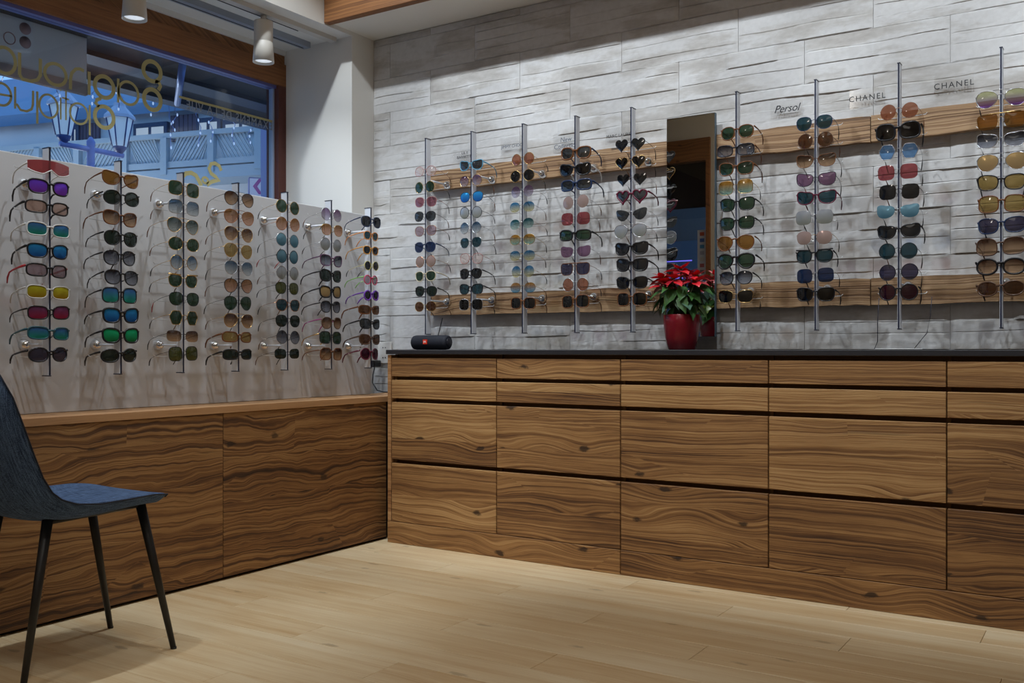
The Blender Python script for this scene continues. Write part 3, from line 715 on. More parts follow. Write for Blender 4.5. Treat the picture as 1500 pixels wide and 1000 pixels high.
# ------------------------------------------------------------------ display rods
def rod(loc, rz, length, arm, zs, lab, grp):
    r_ = empty('display_rod', loc, rz); tag(r_, lab, 'display rod', grp)
    # local: front faces -y, rod from z=0 to length
    MB().cbox((-.0042, .006, 0), (.0042, .040, length), .0008).build('bar', ALU, r_)
    MB().box((-.0026, .0035, .001), (.0026, .0058, length-.001)).build('slot', ALU_D, r_)
    MB().box((-.0050, .004, -.003), (.0050, .042, 0)).build('end_cap', ALU_D, r_)
    MB().box((-.0050, .004, length), (.0050, .042, length+.003)).build('end_cap', ALU_D, r_)
    for zz_ in zs:
        so = MB().tube([(0, .040, zz_), (0, arm-.02, zz_)], .0045, 8).build('standoff', ALU, r_)
        m_ = MB(); m_.lathe([(.004, arm-.030), (.010, arm-.027), (.018, arm-.012), (.021, arm-.004), (.021, arm)], (0, 0, zz_), 18, 'y')
        fix_normals(m_.build('wall_cup', CHROME, so))
    return r_
PEG = MB().tube([(-.084,.070,.000),(-.078,.070,-.006),(0,.070,-.008),(.078,.070,-.006),(.084,.070,.000)], .0012, 5)
PEG.tube([(0,.041,-.002),(0,.070,-.002)], .0015, 5)
PEG = PEG.mesh('support_wire', WIRE)
ORD = ['first','second','third','fourth','fifth','sixth','seventh','eighth','ninth','tenth']

# ------------------------------------------------------------------ sunglasses
def lens_outline(shape, n=30):
    """right-hand lens (outer side +x) in units of half width / half height"""
    pts = []
    ex = dict(R=2.0, P=2.4, A=2.3, S=3.2, W=2.8, C=2.6, O=2.2, L=3.1, B=2.9, N=3.0, K=2.6).get(shape, 2.4)
    if shape == 'H':
        for i in range(n):
            t = 2*math.pi*i/n+.001
            x = math.sin(t)**3; z = (13*math.cos(t)-5*math.cos(2*t)-2*math.cos(3*t)-math.cos(4*t))/15.5
            pts.append((x, z+.12))
        return pts[::-1]
    if shape == 'X':
        c = [(1,.12),(.55,.95),(-.55,.95),(-1,.12),(-.55,-.92),(.55,-.92)]
        for k in range(6):
            a, b_ = c[k], c[(k+1) % 6]
            for t in (.12, .3, .5, .7, .88): pts.append((a[0]+(b_[0]-a[0])*t, a[1]+(b_[1]-a[1])*t))
        return pts
    for i in range(n):
        t = 2*math.pi*(i+.5)/n; cx, sz = math.cos(t), math.sin(t)
        x = math.copysign(abs(cx)**(2/ex), cx); z = math.copysign(abs(sz)**(2/ex), sz)
        if shape == 'A':
            if z < 0: x = x*(1-.22*abs(z))+.10*abs(z)
            else: z *= .86; z += .06*x
        elif shape == 'P': x *= 1+.08*z; z = z*.92 if z > 0 else z
        elif shape == 'K':                                         # browline
            x *= 1+.10*z; z = z*.85 if z > 0 else z
        elif shape == 'W':
            x *= 1+.09*z
            if z > 0: z += .12*x
        elif shape == 'C':
            x = x*(1+.12*z)
            if z > 0: z += .38*max(0, x)-.05
            else: z += .10*max(0, -x)
        elif shape == 'N': x *= 1+.07*z; z = min(z, .84)
        elif shape == 'B': x *= 1-.05*z; z += .06*x
        elif shape == 'T':
            x *= (1+.28*z)
            if z > 0: z = z*.75+.28*x
        elif shape == 'L' and z > 0: z += .08*x
        pts.append((x, z))
    return pts
SIZE = dict(R=(.0245,.0235), P=(.0250,.0220), A=(.0285,.0250), S=(.0260,.0225), W=(.0265,.0205), C=(.0275,.0195), O=(.0265,.0205),
            L=(.0285,.0180), B=(.0275,.0230), N=(.0275,.0230), K=(.0250,.0215), H=(.0260,.0240), X=(.0255,.0235), T=(.0270,.0220))
# frame colours
FR = dict(gold=((.62,.42,.18), 1), silver=((.6,.62,.66), 1), copper=((.55,.28,.16), 1), black=((.010,.010,.013), 0), gun=((.04,.04,.05), .6),
          tort=((.16,.055,.015), 0), brown=((.10,.05,.03), 0), white=((.75,.76,.76), 0), clear=((.62,.62,.60), 0), navy=((.012,.03,.09), 0),
          red=((.45,.02,.03), 0), burg=((.12,.006,.03), 0), purple=((.18,.05,.45), 0), pink=((.36,.15,.14), 0), orange=((.75,.30,.08), 0),
          amber=((.70,.32,.04), 0), yellow=((.70,.62,.20), 0), lblue=((.10,.30,.45), 0), teal=((.02,.09,.12), 0), cream=((.62,.55,.40), 0), magenta=((.35,.04,.22), 0),
          plum=((.10,.03,.09), 0), neon=((.65,.03,.12), 0), green=((.25,.55,.12), 0))
FM = {}
for k, (c_, mt) in FR.items(): FM[k] = plain('frame_'+k, c_, .28 if not mt else .25, mt, noise=.6 if k == 'tort' else 0, nscale=160)
# lenses: name -> (top, bottom, kind)   kind t = tinted, m = mirror
LZ = dict(green=((.035,.075,.045), None, 't'), dgreen=((.02,.035,.028), None, 't'), olive=((.10,.11,.03), None, 't'), grey=((.06,.065,.07), None, 't'),
          black=((.008,.008,.010), None, 't'), dark=((.02,.022,.026), None, 't'), brown=((.13,.06,.03), None, 't'), amber=((.28,.13,.03), None, 't'), gold=((.40,.28,.10), None, 't'),
          pink=((.62,.20,.22), None, 't'), rose=((.30,.12,.15), None, 't'), red=((.34,.08,.09), None, 't'), purple=((.24,.13,.22), None, 't'), lblue=((.16,.34,.62), None, 't'),
          gbrown=((.08,.035,.02), (.55,.36,.22), 't'), ggrey=((.03,.032,.045), (.32,.34,.40), 't'), gblue=((.06,.12,.20), (.55,.60,.62), 't'), ggreen=((.05,.08,.08), (.40,.44,.42), 't'),
          gpurple=((.20,.12,.22), (.52,.48,.56), 't'), gteal=((.02,.10,.12), (.45,.60,.56), 't'), gorange=((.30,.14,.05), (.70,.42,.30), 't'), gamber=((.42,.20,.03), (.30,.50,.42), 't'),
          bluey=((.05,.18,.34), (.62,.58,.34), 't'), amblue=((.40,.20,.06), (.15,.34,.50), 't'), clear=((.80,.70,.68), None, 't'), greypink=((.40,.30,.34), None, 't'),
          navy=((.02,.04,.11), None, 't'), teal=((.025,.07,.09), None, 't'), copper=((.38,.16,.10), None, 't'), wine=((.06,.012,.03), None, 't'), lav=((.06,.055,.10), None, 't'),
          yelpur=((.50,.52,.30), (.20,.08,.34), 't'), palepink=((.50,.34,.28), None, 't'),
          mblue=((.03,.22,.50), (.02,.10,.35), 'm'), mgreen=((.02,.38,.16), (.02,.16,.05), 'm'), mteal=((.05,.14,.34), (.03,.28,.20), 'm'), mpurple=((.16,.06,.60), (.20,.05,.42), 'm'),
          mred=((.16,.05,.12), (.34,.03,.08), 'm'), myellow=((.45,.42,.03), (.38,.24,.02), 'm'), msilver=((.34,.36,.40), (.26,.27,.24), 'm'), mcyan=((.16,.30,.38), (.07,.16,.22), 'm'), mbrown=((.26,.16,.12), (.30,.18,.12), 'm'),
          mpink=((.40,.29,.27), (.32,.23,.20), 'm'), mgold=((.38,.26,.12), (.30,.20,.10), 'm'))
LM = {}
for k, (a, b_, kd) in LZ.items():
    m, N, L, B = new_mat('lens_'+k)
    N.remove(B)
    if b_:
        tc = N.new('ShaderNodeTexCoord'); sx = N.new('ShaderNodeSeparateXYZ'); L.new(tc.outputs['Generated'], sx.inputs[0])
        cr = N.new('ShaderNodeValToRGB'); e = cr.color_ramp.elements; e[0].position = .12; e[0].color = (*b_, 1); e[1].position = .8; e[1].color = (*a, 1)
        L.new(sx.outputs[2], cr.inputs[0]); src = cr.outputs[0]
    else:
        rg = N.new('ShaderNodeRGB'); rg.outputs[0].default_value = (*a, 1); src = rg.outputs[0]
    gl = N.new('ShaderNodeBsdfGlossy'); gl.inputs['Roughness'].default_value = .04
    mx = N.new('ShaderNodeMixShader')
    if kd == 't':
        tr = N.new('ShaderNodeBsdfTransparent'); L.new(src, tr.inputs[0])
        df = N.new('ShaderNodeBsdfDiffuse'); L.new(src, df.inputs[0])
        m0 = N.new('ShaderNodeMixShader'); m0.inputs[0].default_value = .18; L.new(tr.outputs[0], m0.inputs[1]); L.new(df.outputs[0], m0.inputs[2])
        mx.inputs[0].default_value = .07; L.new(m0.outputs[0], mx.inputs[1])
    else:
        df = N.new('ShaderNodeBsdfDiffuse'); L.new(src, df.inputs[0]); L.new(src, gl.inputs[0]); gl.inputs['Roughness'].default_value = .12
        mx.inputs[0].default_value = .35; L.new(df.outputs[0], mx.inputs[1])
    L.new(gl.outputs[0], mx.inputs[2]); L.new(mx.outputs[0], N['Material Output'].inputs['Surface'])
    LM[k] = m

def sunglasses(loc, rz, spec, label, group, rnd, scale=1.0):
    """spec: shape, weight m(etal) a(cetate) r(imless) w(rap sport) x(thick), frame colour, lens, [temple colour]"""
    sh, wt_, fc, lz = spec[:4]; tcol = spec[4] if len(spec) > 4 else fc
    big = 1.03 if wt_ == 'x' else 1.0
    hw, hh = SIZE['L' if sh == 'V' else sh]; hw *= scale*big; hh *= scale*big*(1.0 if wt_ == 'w' else 1.07)
    k = 3.2 if wt_ == 'w' or sh == 'V' else (1.9 if wt_ in 'ax' else 1.1)                      # face wrap
    sep = hw+ (.0085 if wt_ in 'mr' else .0080)*scale
    root = empty('sunglasses', loc, rz+R(rnd.uniform(-3.5, 3.5))); root.rotation_euler[1] = R(rnd.uniform(-1.6, 1.6)); root.rotation_euler[0] = R(rnd.uniform(-3, 2))
    tag(root, label, 'sunglasses', group)
    Y = lambda x: k*x*x
    out = lens_outline(sh) if sh != 'V' else None
    fr = MB(); fm = FM[fc]
    lenses = []
    if sh == 'V':
        top = [(x/10*.071, .021-.006*abs(x/10)**2) for x in range(-10, 11)]
        bot = [(x/10*.071, (-.026+.004*abs(x/10)**3 if abs(x) > 3 else -.026+.016*(1-abs(x)/3.5))+ .010*(abs(x)/10)**4) for x in range(10, -11, -1)]
        poly = top+bot; n = len(top)
        m_ = MB(); vs = []
        for d in (0, .0012): vs += [(x, Y(x)+d, z) for x, z in poly]
        fs = []
        N2 = len(poly)
        for i in range(n-1): fs += [(i, i+1, N2-2-i, N2-1-i), (N2+i, N2+N2-1-i, N2+N2-2-i, N2+i+1)]
        m_.add(vs, fs, True); m_.build('lens', LM[lz], root)
        fr.tube([(x, Y(x)+.0006, z) for x, z in bot], .0022, 6, up=(0,1,0))
        hx, hz = .071, .006
    else:
        rad = dict(m=.0013, r=.0005, a=.0023, x=.0036, w=.0028)[wt_]
        for s in (1, -1):
            P = [(s*(sep+x*hw), z*hh) for x, z in out]
            if s == -1: P = P[::-1]
            m_ = MB(); n = len(P); c0 = (s*sep, 0)
            vs = [(x, Y(x)-.0004*0, z) for x, z in P]
            inner = [((x-c0[0])*.5+c0[0], (z-c0[1])*.5) for x, z in P]
            vs += [(x, Y(x)-.0016, z) for x, z in inner]; vs.append((c0[0], Y(c0[0])-.0022, 0))
            fs = [(i, (i+1) % n, n+(i+1) % n, n+i) for i in range(n)]+[(n+i, n+(i+1) % n, 2*n) for i in range(n)]
            m_.add(vs, fs, True); m_.build('lens', LM[lz], root)
            if wt_ != 'r': fr.tube([(x, Y(x), z) for x, z in P], rad, 6, True, up=(0,1,0), ry=1.0)
        if wt_ in 'mr':
            fr.tube([(-sep+hw*.93, Y(sep-hw), hh*.28), (0, -.001, hh*.42), (sep-hw*.93, Y(sep-hw), hh*.28)], .0011, 5, up=(0,1,0))
            if sh in 'AN' and wt_ == 'm': fr.tube([(-sep+hw*.55, 0, hh*.84), (0, -.001, hh*.88), (sep-hw*.55, 0, hh*.84)], .0010, 5, up=(0,1,0))
            for s in (1, -1): fr.tube([(s*(sep-hw*.9), .001, 0), (s*.006, .006, -hh*.25), (s*.0065, .007, -hh*.5)], .0009, 4)
        else:
            fr.tube([(-sep+hw*.9, Y(sep-hw), hh*.38), (0, -.0005, hh*.48), (sep-hw*.9, Y(sep-hw), hh*.38)], [rad*1.5, rad*1.25, rad*1.5], 6, up=(0,1,0))
        if sh == 'K':
            for s in (1, -1):
                fr.tube([(s*(sep+x*hw), Y(sep+x*hw)-.0008, hh*(.84+.04*x)+.0005) for x in (-.85, -.4, .1, .6, 1.08)], [.0018, .0028, .003, .0032, .003], 6, up=(0,1,0))
        if sh == 'N':
            fr.tube([(x*.060, Y(x*.06)-.0006, hh*.86) for x in (-1, -.5, 0, .5, 1)], .0022, 6, up=(0,1,0))
        hx = sep+hw*1.02+rad; hz = hh*(.62 if wt_ in 'axw' else .35)
        if sh in 'RO' and wt_ in 'mr': hz = hh*.15
        if wt_ in 'mr':
            for s in (1, -1): fr.tube([(s*(sep+hw*.93), Y(hx), hz), (s*hx, Y(hx)+.002, hz)], .0012, 5)
    fo = fr.build('frame', fm, root) if fr.v else None
    yh = Y(hx)+.001; ln = .124
    drp = rnd.uniform(.024, .034)
    for s in (1, -1):
        m_ = MB()
        pts = [(s*hx, yh, hz), (s*(hx+.001), .050, hz-.006), (s*(hx-.002), .088, hz-.014), (s*(hx-.005), ln-.016, hz-.020), (s*(hx-.008), ln-.002, hz-.022-drp*.45), (s*(hx-.012), ln+.006, hz-.022-drp)]
        if wt_ in 'mr':
            m_.tube(pts[:4], .0009, 5); o = m_.build('temple', fm, root)
            m_ = MB(); m_.tube(pts[3:], [.0011, .0021, .0017], 6); m_.build('temple_tip', FM[tcol if tcol != fc else rnd.choice(('black', 'black', 'tort'))], o)
        else:
            q = .0034 if wt_ == 'w' else (.0030 if wt_ == 'x' else .0024)
            m_.tube(pts, [q*1.25, q, q*.85, q*.85, q, q*.7], 6, up=(1,0,0)); m_.build('temple', FM[tcol], root)
    return root

LEFT = [
 [('V','a','white','pink','pink shield'),('W','w','black','mpurple','black sporty, purple mirrored'),('L','w','black','palepink','black wraparound, rose lensed'),('L','a','white','mteal','white, green-blue mirrored'),('W','w','black','mblue','black, bright blue mirrored'),
  ('L','w','black','greypink','black, pale pink lensed','red'),('L','a','clear','myellow','clear, yellow mirrored'),('L','a','black','mred','black, red mirrored'),('L','w','teal','mteal','dark teal, blue-green mirrored'),('O','w','gun','lav','grey oval, dark lensed')],
 [('C','a','tort','amber','tortoiseshell cat-eye, amber lensed'),('O','a','black','dgreen','black oval, green lensed'),('W','a','tort','gbrown','tortoiseshell, brown gradient'),('P','a','black','dgreen','black rounded, dark green'),('P','a','black','ggrey','black panto, grey gradient'),
  ('P','a','black','ggrey','black panto, smoky gradient'),('S','a','black','mteal','black square, turquoise mirrored'),('W','x','black','mblue','chunky black, blue mirrored'),('W','x','black','mgreen','chunky black, green mirrored'),('O','w','black','dgreen','black wraparound, dark green')],
 [('S','m','gold','green','gold square, green lensed'),('S','m','silver','gblue','square, pale blue gradient'),('A','m','gold','ggreen','gold, grey-green gradient aviator'),('O','m','gold','green','gold rounded, green lensed'),('R','m','gold','gblue','gold round, blue gradient'),
  ('K','m','gold','green','black and gold browline','black'),('P','m','gun','green','black panto, red tipped','red'),('X','m','gold','green','gold hexagonal, green lensed'),('L','r','gun','gbrown','rimless rectangular, brown gradient'),('S','m','gun','olive','dark square, olive lensed')],
 [('A','m','gun','gbrown','dark brown gradient aviator'),('A','m','copper','gorange','pinkish brown gradient aviator'),('A','m','gold','gbrown','gold aviator, brown gradient'),('A','m','gold','gold','gold aviator, amber lensed'),('A','m','silver','gblue','silver aviator, grey-blue gradient'),
  ('A','m','gun','gorange','aviator, orange-brown gradient'),('A','m','black','green','black aviator, green lensed'),('A','m','gold','gbrown','gold aviator, light brown gradient'),('L','w','tort','gold','tortoiseshell wraparound, light brown'),('L','w','black','dgreen','black wraparound, green lensed')],
 [('R','m','gold','green','gold round, green lensed'),('R','m','copper','gorange','round, brown gradient'),('R','m','silver','mcyan','round, icy blue mirrored'),('R','m','black','mcyan','black round, red tipped','red'),('R','m','silver','msilver','round, silver mirrored'),
  ('P','m','black','olive','dark panto, olive lensed'),('P','m','copper','teal','copper rimmed, blue lensed'),('P','m','gun','dgreen','grey panto, green lensed'),('R','m','black','ggrey','black round, dark gradient'),('L','r','gun','dgreen','rimless rectangular, dark green')],
 [('R','m','silver','gpurple','round, purple gradient'),('P','m','gold','gorange','panto, soft brown gradient'),('R','m','silver','msilver','round, silver-blue mirrored'),('W','a','plum','ggrey','plum, orange tipped'),('W','x','black','dgreen','chunky black, green lensed'),
  ('W','x','black','mgold','chunky black, copper mirrored'),('P','a','black','ggrey','black panto, grey lensed'),('P','a','brown','gbrown','brown, magenta armed','magenta'),('S','a','black','green','black square, gold armed','gold'),('S','a','tort','gbrown','tortoiseshell square, brown gradient')],
 [('P','a','navy','dark','blue-black rounded'),('P','a','orange','teal','small orange, green lensed'),('P','a','amber','dark','small amber, dark lensed'),('R','m','yellow','dark','small yellow round','yellow'),('R','a','neon','greypink','small red, green armed','green'),
  ('R','x','purple','dark','purple round childrens'),('L','w','tort','brown','tortoiseshell wraparound'),('W','w','black','grey','black wraparound, grey lensed'),('W','w','brown','brown','brown wraparound'),('R','w','burg','wine','dark red round')]]
BACK = [
 [('O','m','pink','clear','clear pink rimmed','tort'),('R','m','gold','green','gold round, green lensed'),('P','m','pink','rose','rose lensed panto'),('P','m','gun','grey','grey panto'),('P','m','copper','greypink','fine copper, pale lensed'),
  ('P','a','navy','navy','navy panto'),('R','m','copper','mpink','round, pink mirrored'),('P','a','cream','green','cream rimmed, green lensed'),('P','a','black','dgreen','black panto, dark lensed'),('O','m','gold','brown','gold oval, brown lensed')],
 [('C','a','lblue','grey','light blue cat-eye'),('R','m','gold','gpurple','gold round, purple gradient'),('P','m','black','mblue','black rimmed, blue mirrored'),('R','m','black','msilver','black round, olive mirrored'),('R','m','silver','gblue','round, light blue gradient'),
  ('P','m','silver','teal','silver, teal lensed'),('P','m','pink','clear','fine pink, clear lensed','tort'),('P','a','black','dark','black panto, grey lensed'),('W','a','black','teal','black, teal lensed'),('S','m','silver','black','silver square, black lensed')],
 [('R','m','gold','copper','round, copper lensed'),('R','m','gold','dark','gold round, dark lensed'),('R','r','silver','gpurple','rimless round, lilac'),('O','r','silver','bluey','rimless oval, blue gradient'),('O','r','silver','gteal','rimless oval, teal gradient'),
  ('O','m','gold','gamber','oval, amber to green'),('O','r','gold','bluey','oval, blue to yellow'),('R','r','gold','bluey','round, blue to yellow'),('O','r','gold','amblue','oval, amber to blue'),('S','a','tort','dark','dark tortoiseshell square')],
 [('W','x','tort','grey','angular tortoiseshell, grey lensed','navy'),('C','x','black','black','angular black, white armed','white'),('L','x','navy','grey','dark blue flat-top'),('R','r','silver','mpink','large round, pink mirrored'),('S','r','silver','red','square, red lensed'),
  ('L','x','black','green','black rectangular, green lensed'),('C','r','silver','purple','rimless cat-eye, purple'),('N','m','tort','lav','double bridge, grey-violet','navy'),('R','m','silver','copper','small round, copper lensed'),('S','a','tort','dark','dark tortoiseshell square')],
 [('H','m','gun','dark','heart-shaped, dark lensed'),('H','m','gold','black','heart-shaped, black and gold'),('H','r','silver','dark','rimless heart-shaped, grey'),('H','x','burg','grey','large burgundy heart-shaped'),('T','r','silver','grey','rimless pointed, grey'),
  ('A','m','silver','msilver','silver mirrored aviator'),('C','x','black','dark','bold black cat-eye'),('W','x','black','dark','bold black, grey lensed'),('W','a','black','black','all black square'),('S','a','tort','black','dark tortoiseshell')],
 [('P','a','tort','green','tortoiseshell panto, green lensed'),('L','a','gun','ggrey','brown-grey rectangular','tort'),('W','a','tort','green','tortoiseshell square, green lensed'),('S','m','gold','gamber','gold square, amber lensed'),('W','a','black','green','black square, green lensed'),
  ('W','a','black','green','glossy black, green lensed'),('A','a','tort','amber','orange-brown, amber lensed'),('A','x','black','green','black pilot shape, green lensed'),('P','a','black','ggrey','black, grey gradient'),('W','m','gold','black','gold rimmed, black lensed')],
 [('P','m','navy','teal','blue-black double bridge','black'),('R','m','brown','brown','brown round'),('C','m','tort','gbrown','brown gradient, curved brow'),('C','m','black','purple','purple lensed cat-eye'),('C','a','burg','teal','burgundy cat-eye'),
  ('S','r','silver','msilver','rimless, grey mirrored'),('P','r','gold','mpink','rimless, pink-beige mirrored'),('K','a','black','teal','black browline'),('S','r','silver','navy','rimless square, deep blue'),('W','a','black','black','glossy black')],
 [('R','r','copper','copper','round, copper gradient'),('B','x','black','black','oversized black'),('X','m','silver','lblue','transparent blue hexagonal'),('S','r','silver','red','red rounded square'),('S','r','gun','dark','smoky rimless square'),
  ('C','r','silver','mcyan','light blue flat cat-eye'),('C','a','black','dark','black cat-eye, grey lensed'),('R','m','black','teal','black round, teal lensed'),('R','m','gun','lav','round, violet-grey lensed'),('R','a','black','wine','round, black lensed')],
 [('A','m','silver','yelpur','large pilot, yellow to purple'),('N','r','gold','amber','rimless amber-brown'),('C','m','silver','ggrey','blue-grey gradient, swept'),('A','m','silver','mgold','aviator, gold-grey mirrored'),('W','a','black','gold','black rimmed, amber lensed'),
  ('S','a','tort','gold','tortoiseshell square, amber lensed'),('W','a','navy','lav','navy rimmed, violet lensed'),('B','a','brown','gbrown','dark brown butterfly'),('O','x','black','gbrown','bold black oval'),('O','w','brown','brown','dark brown wraparound')]]
rnd = random.Random(77)
XL = -2.985
for i, rows_ in enumerate(LEFT):
    yy = (.6105+.0887*i)*3.0
    r_ = rod((XL, yy, .815), R(90), .751, .1565, (.645, .102), '%s silver display rod from the left on the white board' % ORD[i], 'display rods on the white board')
    for j, sp in enumerate(rows_):
        z = 1.503-.069*j
        d_ = sp[4]; spec = tuple(sp[:4])+(tuple(sp[5:6]))
        sc_ = .84 if i == 6 and 1 <= j <= 5 else 1.10
        jog = rnd.uniform(-.004, .004)
        sunglasses((XL, yy+jog, z+rnd.uniform(-.003, .003)), R(90), spec, '%s sunglasses, %s down on the %s rod of the white board' % (d_, ORD[j], ORD[i]), 'sunglasses displayed on the white board', rnd, sc_)
        link('support_wire', PEG, r_, (0, 0, z-.815))
YB = 3.605
rb = [-.7777, -.7040, -.6267, -.5527, -.4792, -.3541, -.2697, -.1885, -.0981]
for i, rows_ in enumerate(BACK):
    xx = rb[i]*3.61
    wh = ('%s rod left of the mirror' % ORD[i]) if i < 5 else ('%s rod right of the mirror' % ORD[i-5])
    rlab = ('%s silver display rod from the corner on the stone wall' % ORD[i]) if i < 5 else ('%s silver display rod right of the mirror' % ORD[i-5])
    r_ = rod((xx, YB, .975), 0, .930 if i < 7 else .945, YRAIL-YB, (.735, .160), rlab, 'display rods on the stone wall')
    n_ = len(rows_)
    for j, sp in enumerate(rows_):
        z = 1.748-.0712*j
        d_ = sp[4]; spec = tuple(sp[:4])+(tuple(sp[5:6]))
        sc_ = 1.04 if i < 3 else (1.16 if i == 8 else 1.12)
        sunglasses((xx+rnd.uniform(-.004, .004), YB, z+rnd.uniform(-.003, .003)), 0, spec, '%s sunglasses, %s down on the %s' % (d_, ORD[j], wh), 'sunglasses displayed on the stone wall', rnd, sc_)
        link('support_wire', PEG, r_, (0, 0, z-.975))

# security cords below the lowest pair of the third rod right of the mirror
for (pts, lab) in ((((-.745,3.60,1.085), (-.750,3.60,1.0), (-.752,3.61,.93), (-.765,3.62,.903)), 'thin dark cord hanging left of the third rod right of the mirror'),
                   (((-.585,3.70,1.09), (-.590,3.70,1.02), (-.60,3.69,.96), (-.64,3.67,.903)), 'thin dark cord hanging right of the third rod right of the mirror')):
    m_ = MB(); m_.tube(pts, .0014, 5); o = m_.build('security_cord', plain('cord_dark', (.015,.017,.04), .5)); tag(o, lab, 'cord')
m_ = MB(); m_.tube([(-.775,3.66,.9025), (-.70,3.655,.9025), (-.61,3.66,.9025)], .0025, 5); o = m_.build('white_cord', plain('cord_white', srgb(210,210,210), .6)); tag(o, 'short white cord lying on the worktop under the third rod', 'cord')

# ------------------------------------------------------------------ loudspeaker
sp = empty('loudspeaker', (-2.765, 3.60, .9)); tag(sp, 'small black portable loudspeaker with a red badge at the worktop end', 'loudspeaker')
prof = [(.012, -.100), (.026, -.104), (.0325, -.098), (.0345, -.085), (.0345, .085), (.0325, .098), (.026, .104), (.012, .100)]
o = MB().lathe(prof, (0, 0, .034), 28, 'x').build('body', plain('speaker_cloth', (.008,.010,.020), .75, noise=.4, nscale=300, bump=.3), sp)
MB().lathe([(.020, -.106), (.022, -.104)], (0,0,.034), 20, 'x').build('end_cap', plain('cap_rubber', (.02,.02,.03), .4), sp)
MB().lathe([(.022, .104), (.020, .106)], (0,0,.034), 20, 'x').build('end_cap', plain('cap_rubber2', (.02,.02,.03), .4), sp)
MB().box((-.022, -.0365, .026), (.002, -.030, .048)).build('badge', plain('badge_red', srgb(240,60,30), .5), sp)
tmm = text_mesh('JBL', .0125, .0004); tmm.materials.append(plain('badge_white', (.9,.9,.9), .5))
t = link('lettering', tmm, sp, (-.010, -.0369, .037)); t.rotation_euler = (R(90), 0, 0)
MB().cbox((-.05, -.012, -.0005), (.05, .012, .003), .001).build('foot', BLK, sp)
m_ = MB(); a = at_y(649, 466, 3.79); m_.tube([(a.x, 3.785, a.z), (-2.77, 3.655, .955), (-2.785, 3.64, .93)], .0022, 6); o = m_.build('speaker_cable', BLK); tag(o, 'thin black cable slanting from the lower rail to the loudspeaker', 'cable')

# ------------------------------------------------------------------ poinsettia
pc = (-1.490, 3.575)
po = empty('poinsettia', (pc[0], pc[1], .8998)); tag(po, 'red poinsettia with green leaves standing in its red pot before the mirror', 'plant')
POT = plain('red_glaze', (.17,.006,.014), .22, noise=.25, nscale=25)
pot = MB(); pot.lathe([(.050, 0), (.054, .004), (.066, .05), (.0725, .10), (.0735, .138), (.0715, .140), (.069, .138), (.067, .12)], n=40)
o = pot.build('pot', POT, po)
MB().lathe([(.066, .110), (.066, .121)], n=24).build('soil', plain('soil', (.02,.013,.008), .9, bump=.5, nscale=60), po)
rnd = random.Random(21)
def leaf_mesh(name, mat, L_, W_, lobes=True, fold=.25, droop=.35):
    n = 9; prof = [0, .35, .75, 1.0, .92, .98, .66, .30, .0] if lobes else [0, .45, .85, 1.0, .96, .82, .60, .30, 0]
    vs = []; fs = []
    for k in range(n):
        t = k/(n-1); w_ = prof[k]*W_/2; y_ = L_*t; z_ = -droop*L_*t*t+.02*L_*math.sin(t*9)
        vs += [(-w_, y_, z_+fold*w_), (0, y_, z_), (w_, y_, z_+fold*w_)]
    for k in range(n-1):
        a = k*3; fs += [(a, a+1, a+4, a+3), (a+1, a+2, a+5, a+4)]
    m_ = MB(); m_.add(vs, fs, True); return m_.mesh(name, mat)
def leafmat(name, c1, c2, rough=.45):
    m = plain(name, c1, rough, noise=.3, nscale=40); B = m.node_tree.nodes['Principled BSDF']
    return m
RED = leafmat('red_bract', (.62,.014,.024), None); RED2 = leafmat('deep_red_bract', (.30,.006,.016), None)
GRN = leafmat('poinsettia_green', (.045,.14,.03), None); GRN2 = leafmat('blue_green', (.06,.13,.085), None); YGR = leafmat('young_green', (.13,.20,.02), None)
bm_ = [leaf_mesh('bract', RED, .070, .036, True, .25, .30), leaf_mesh('bract', RED2, .062, .032, True, .3, .45), leaf_mesh('bract', RED, .052, .028, False, .2, .15)]
gm_ = [leaf_mesh('leaf', GRN, .078, .046, True, .2, .55), leaf_mesh('leaf', GRN2, .070, .044, False, .25, .45), leaf_mesh('leaf', YGR, .072, .032, False, .3, .6)]
def place(me, p, az, el, roll, parent, name):
    o = link(name, me, parent); o.location = p
    o.rotation_mode = 'XYZ'; o.rotation_euler = (R(el), R(roll), R(az)); return o
heads = [(0, -.01, .315), (-.065, -.03, .285), (.055, .02, .29), (-.01, -.06, .275), (.07, -.04, .265), (-.085, .02, .26), (.0, .05, .30), (-.045, -.055, .262)]
for (hx_, hy_, hz_) in heads:
    m_ = MB(); m_.tube([(hx_*.15, hy_*.15, .11), (hx_*.5, hy_*.5, .2), (hx_, hy_, hz_)], [.005, .004, .003], 6); m_.build('stem', plain('stem_green', (.07,.08,.03), .6) if 'stem_green' not in bpy.data.materials else bpy.data.materials['stem_green'], po)
    a0 = rnd.uniform(0, 360)
    for k in range(6):
        place(bm_[0 if k % 2 else 1], (hx_, hy_, hz_-.004), a0+60*k+rnd.uniform(-12, 12), rnd.uniform(-8, 18), rnd.uniform(-15, 15), po, 'bract')
    for k in range(4):
        place(bm_[2], (hx_, hy_, hz_+.002), a0+30+90*k+rnd.uniform(-12, 12), rnd.uniform(18, 45), rnd.uniform(-15, 15), po, 'bract')
    m_ = MB()
    for k in range(5):
        a = k*1.256; m_.lathe([(.001, hz_+.002), (.003, hz_+.006), (.001, hz_+.011)], (hx_+.005*math.cos(a), hy_+.005*math.sin(a), 0), 6)
    m_.build('flower_bud', YGR, po)
for k in range(46):
    az = k*137.5; rr = rnd.uniform(.02, .065); zz_ = rnd.uniform(.165, .265); a = R(az)
    me = gm_[0 if k % 5 < 3 else (1 if k % 5 == 3 else 2)]
    place(me, (-math.sin(a)*rr, math.cos(a)*rr, zz_), az, rnd.uniform(-45, 5), rnd.uniform(-25, 25), po, 'leaf')

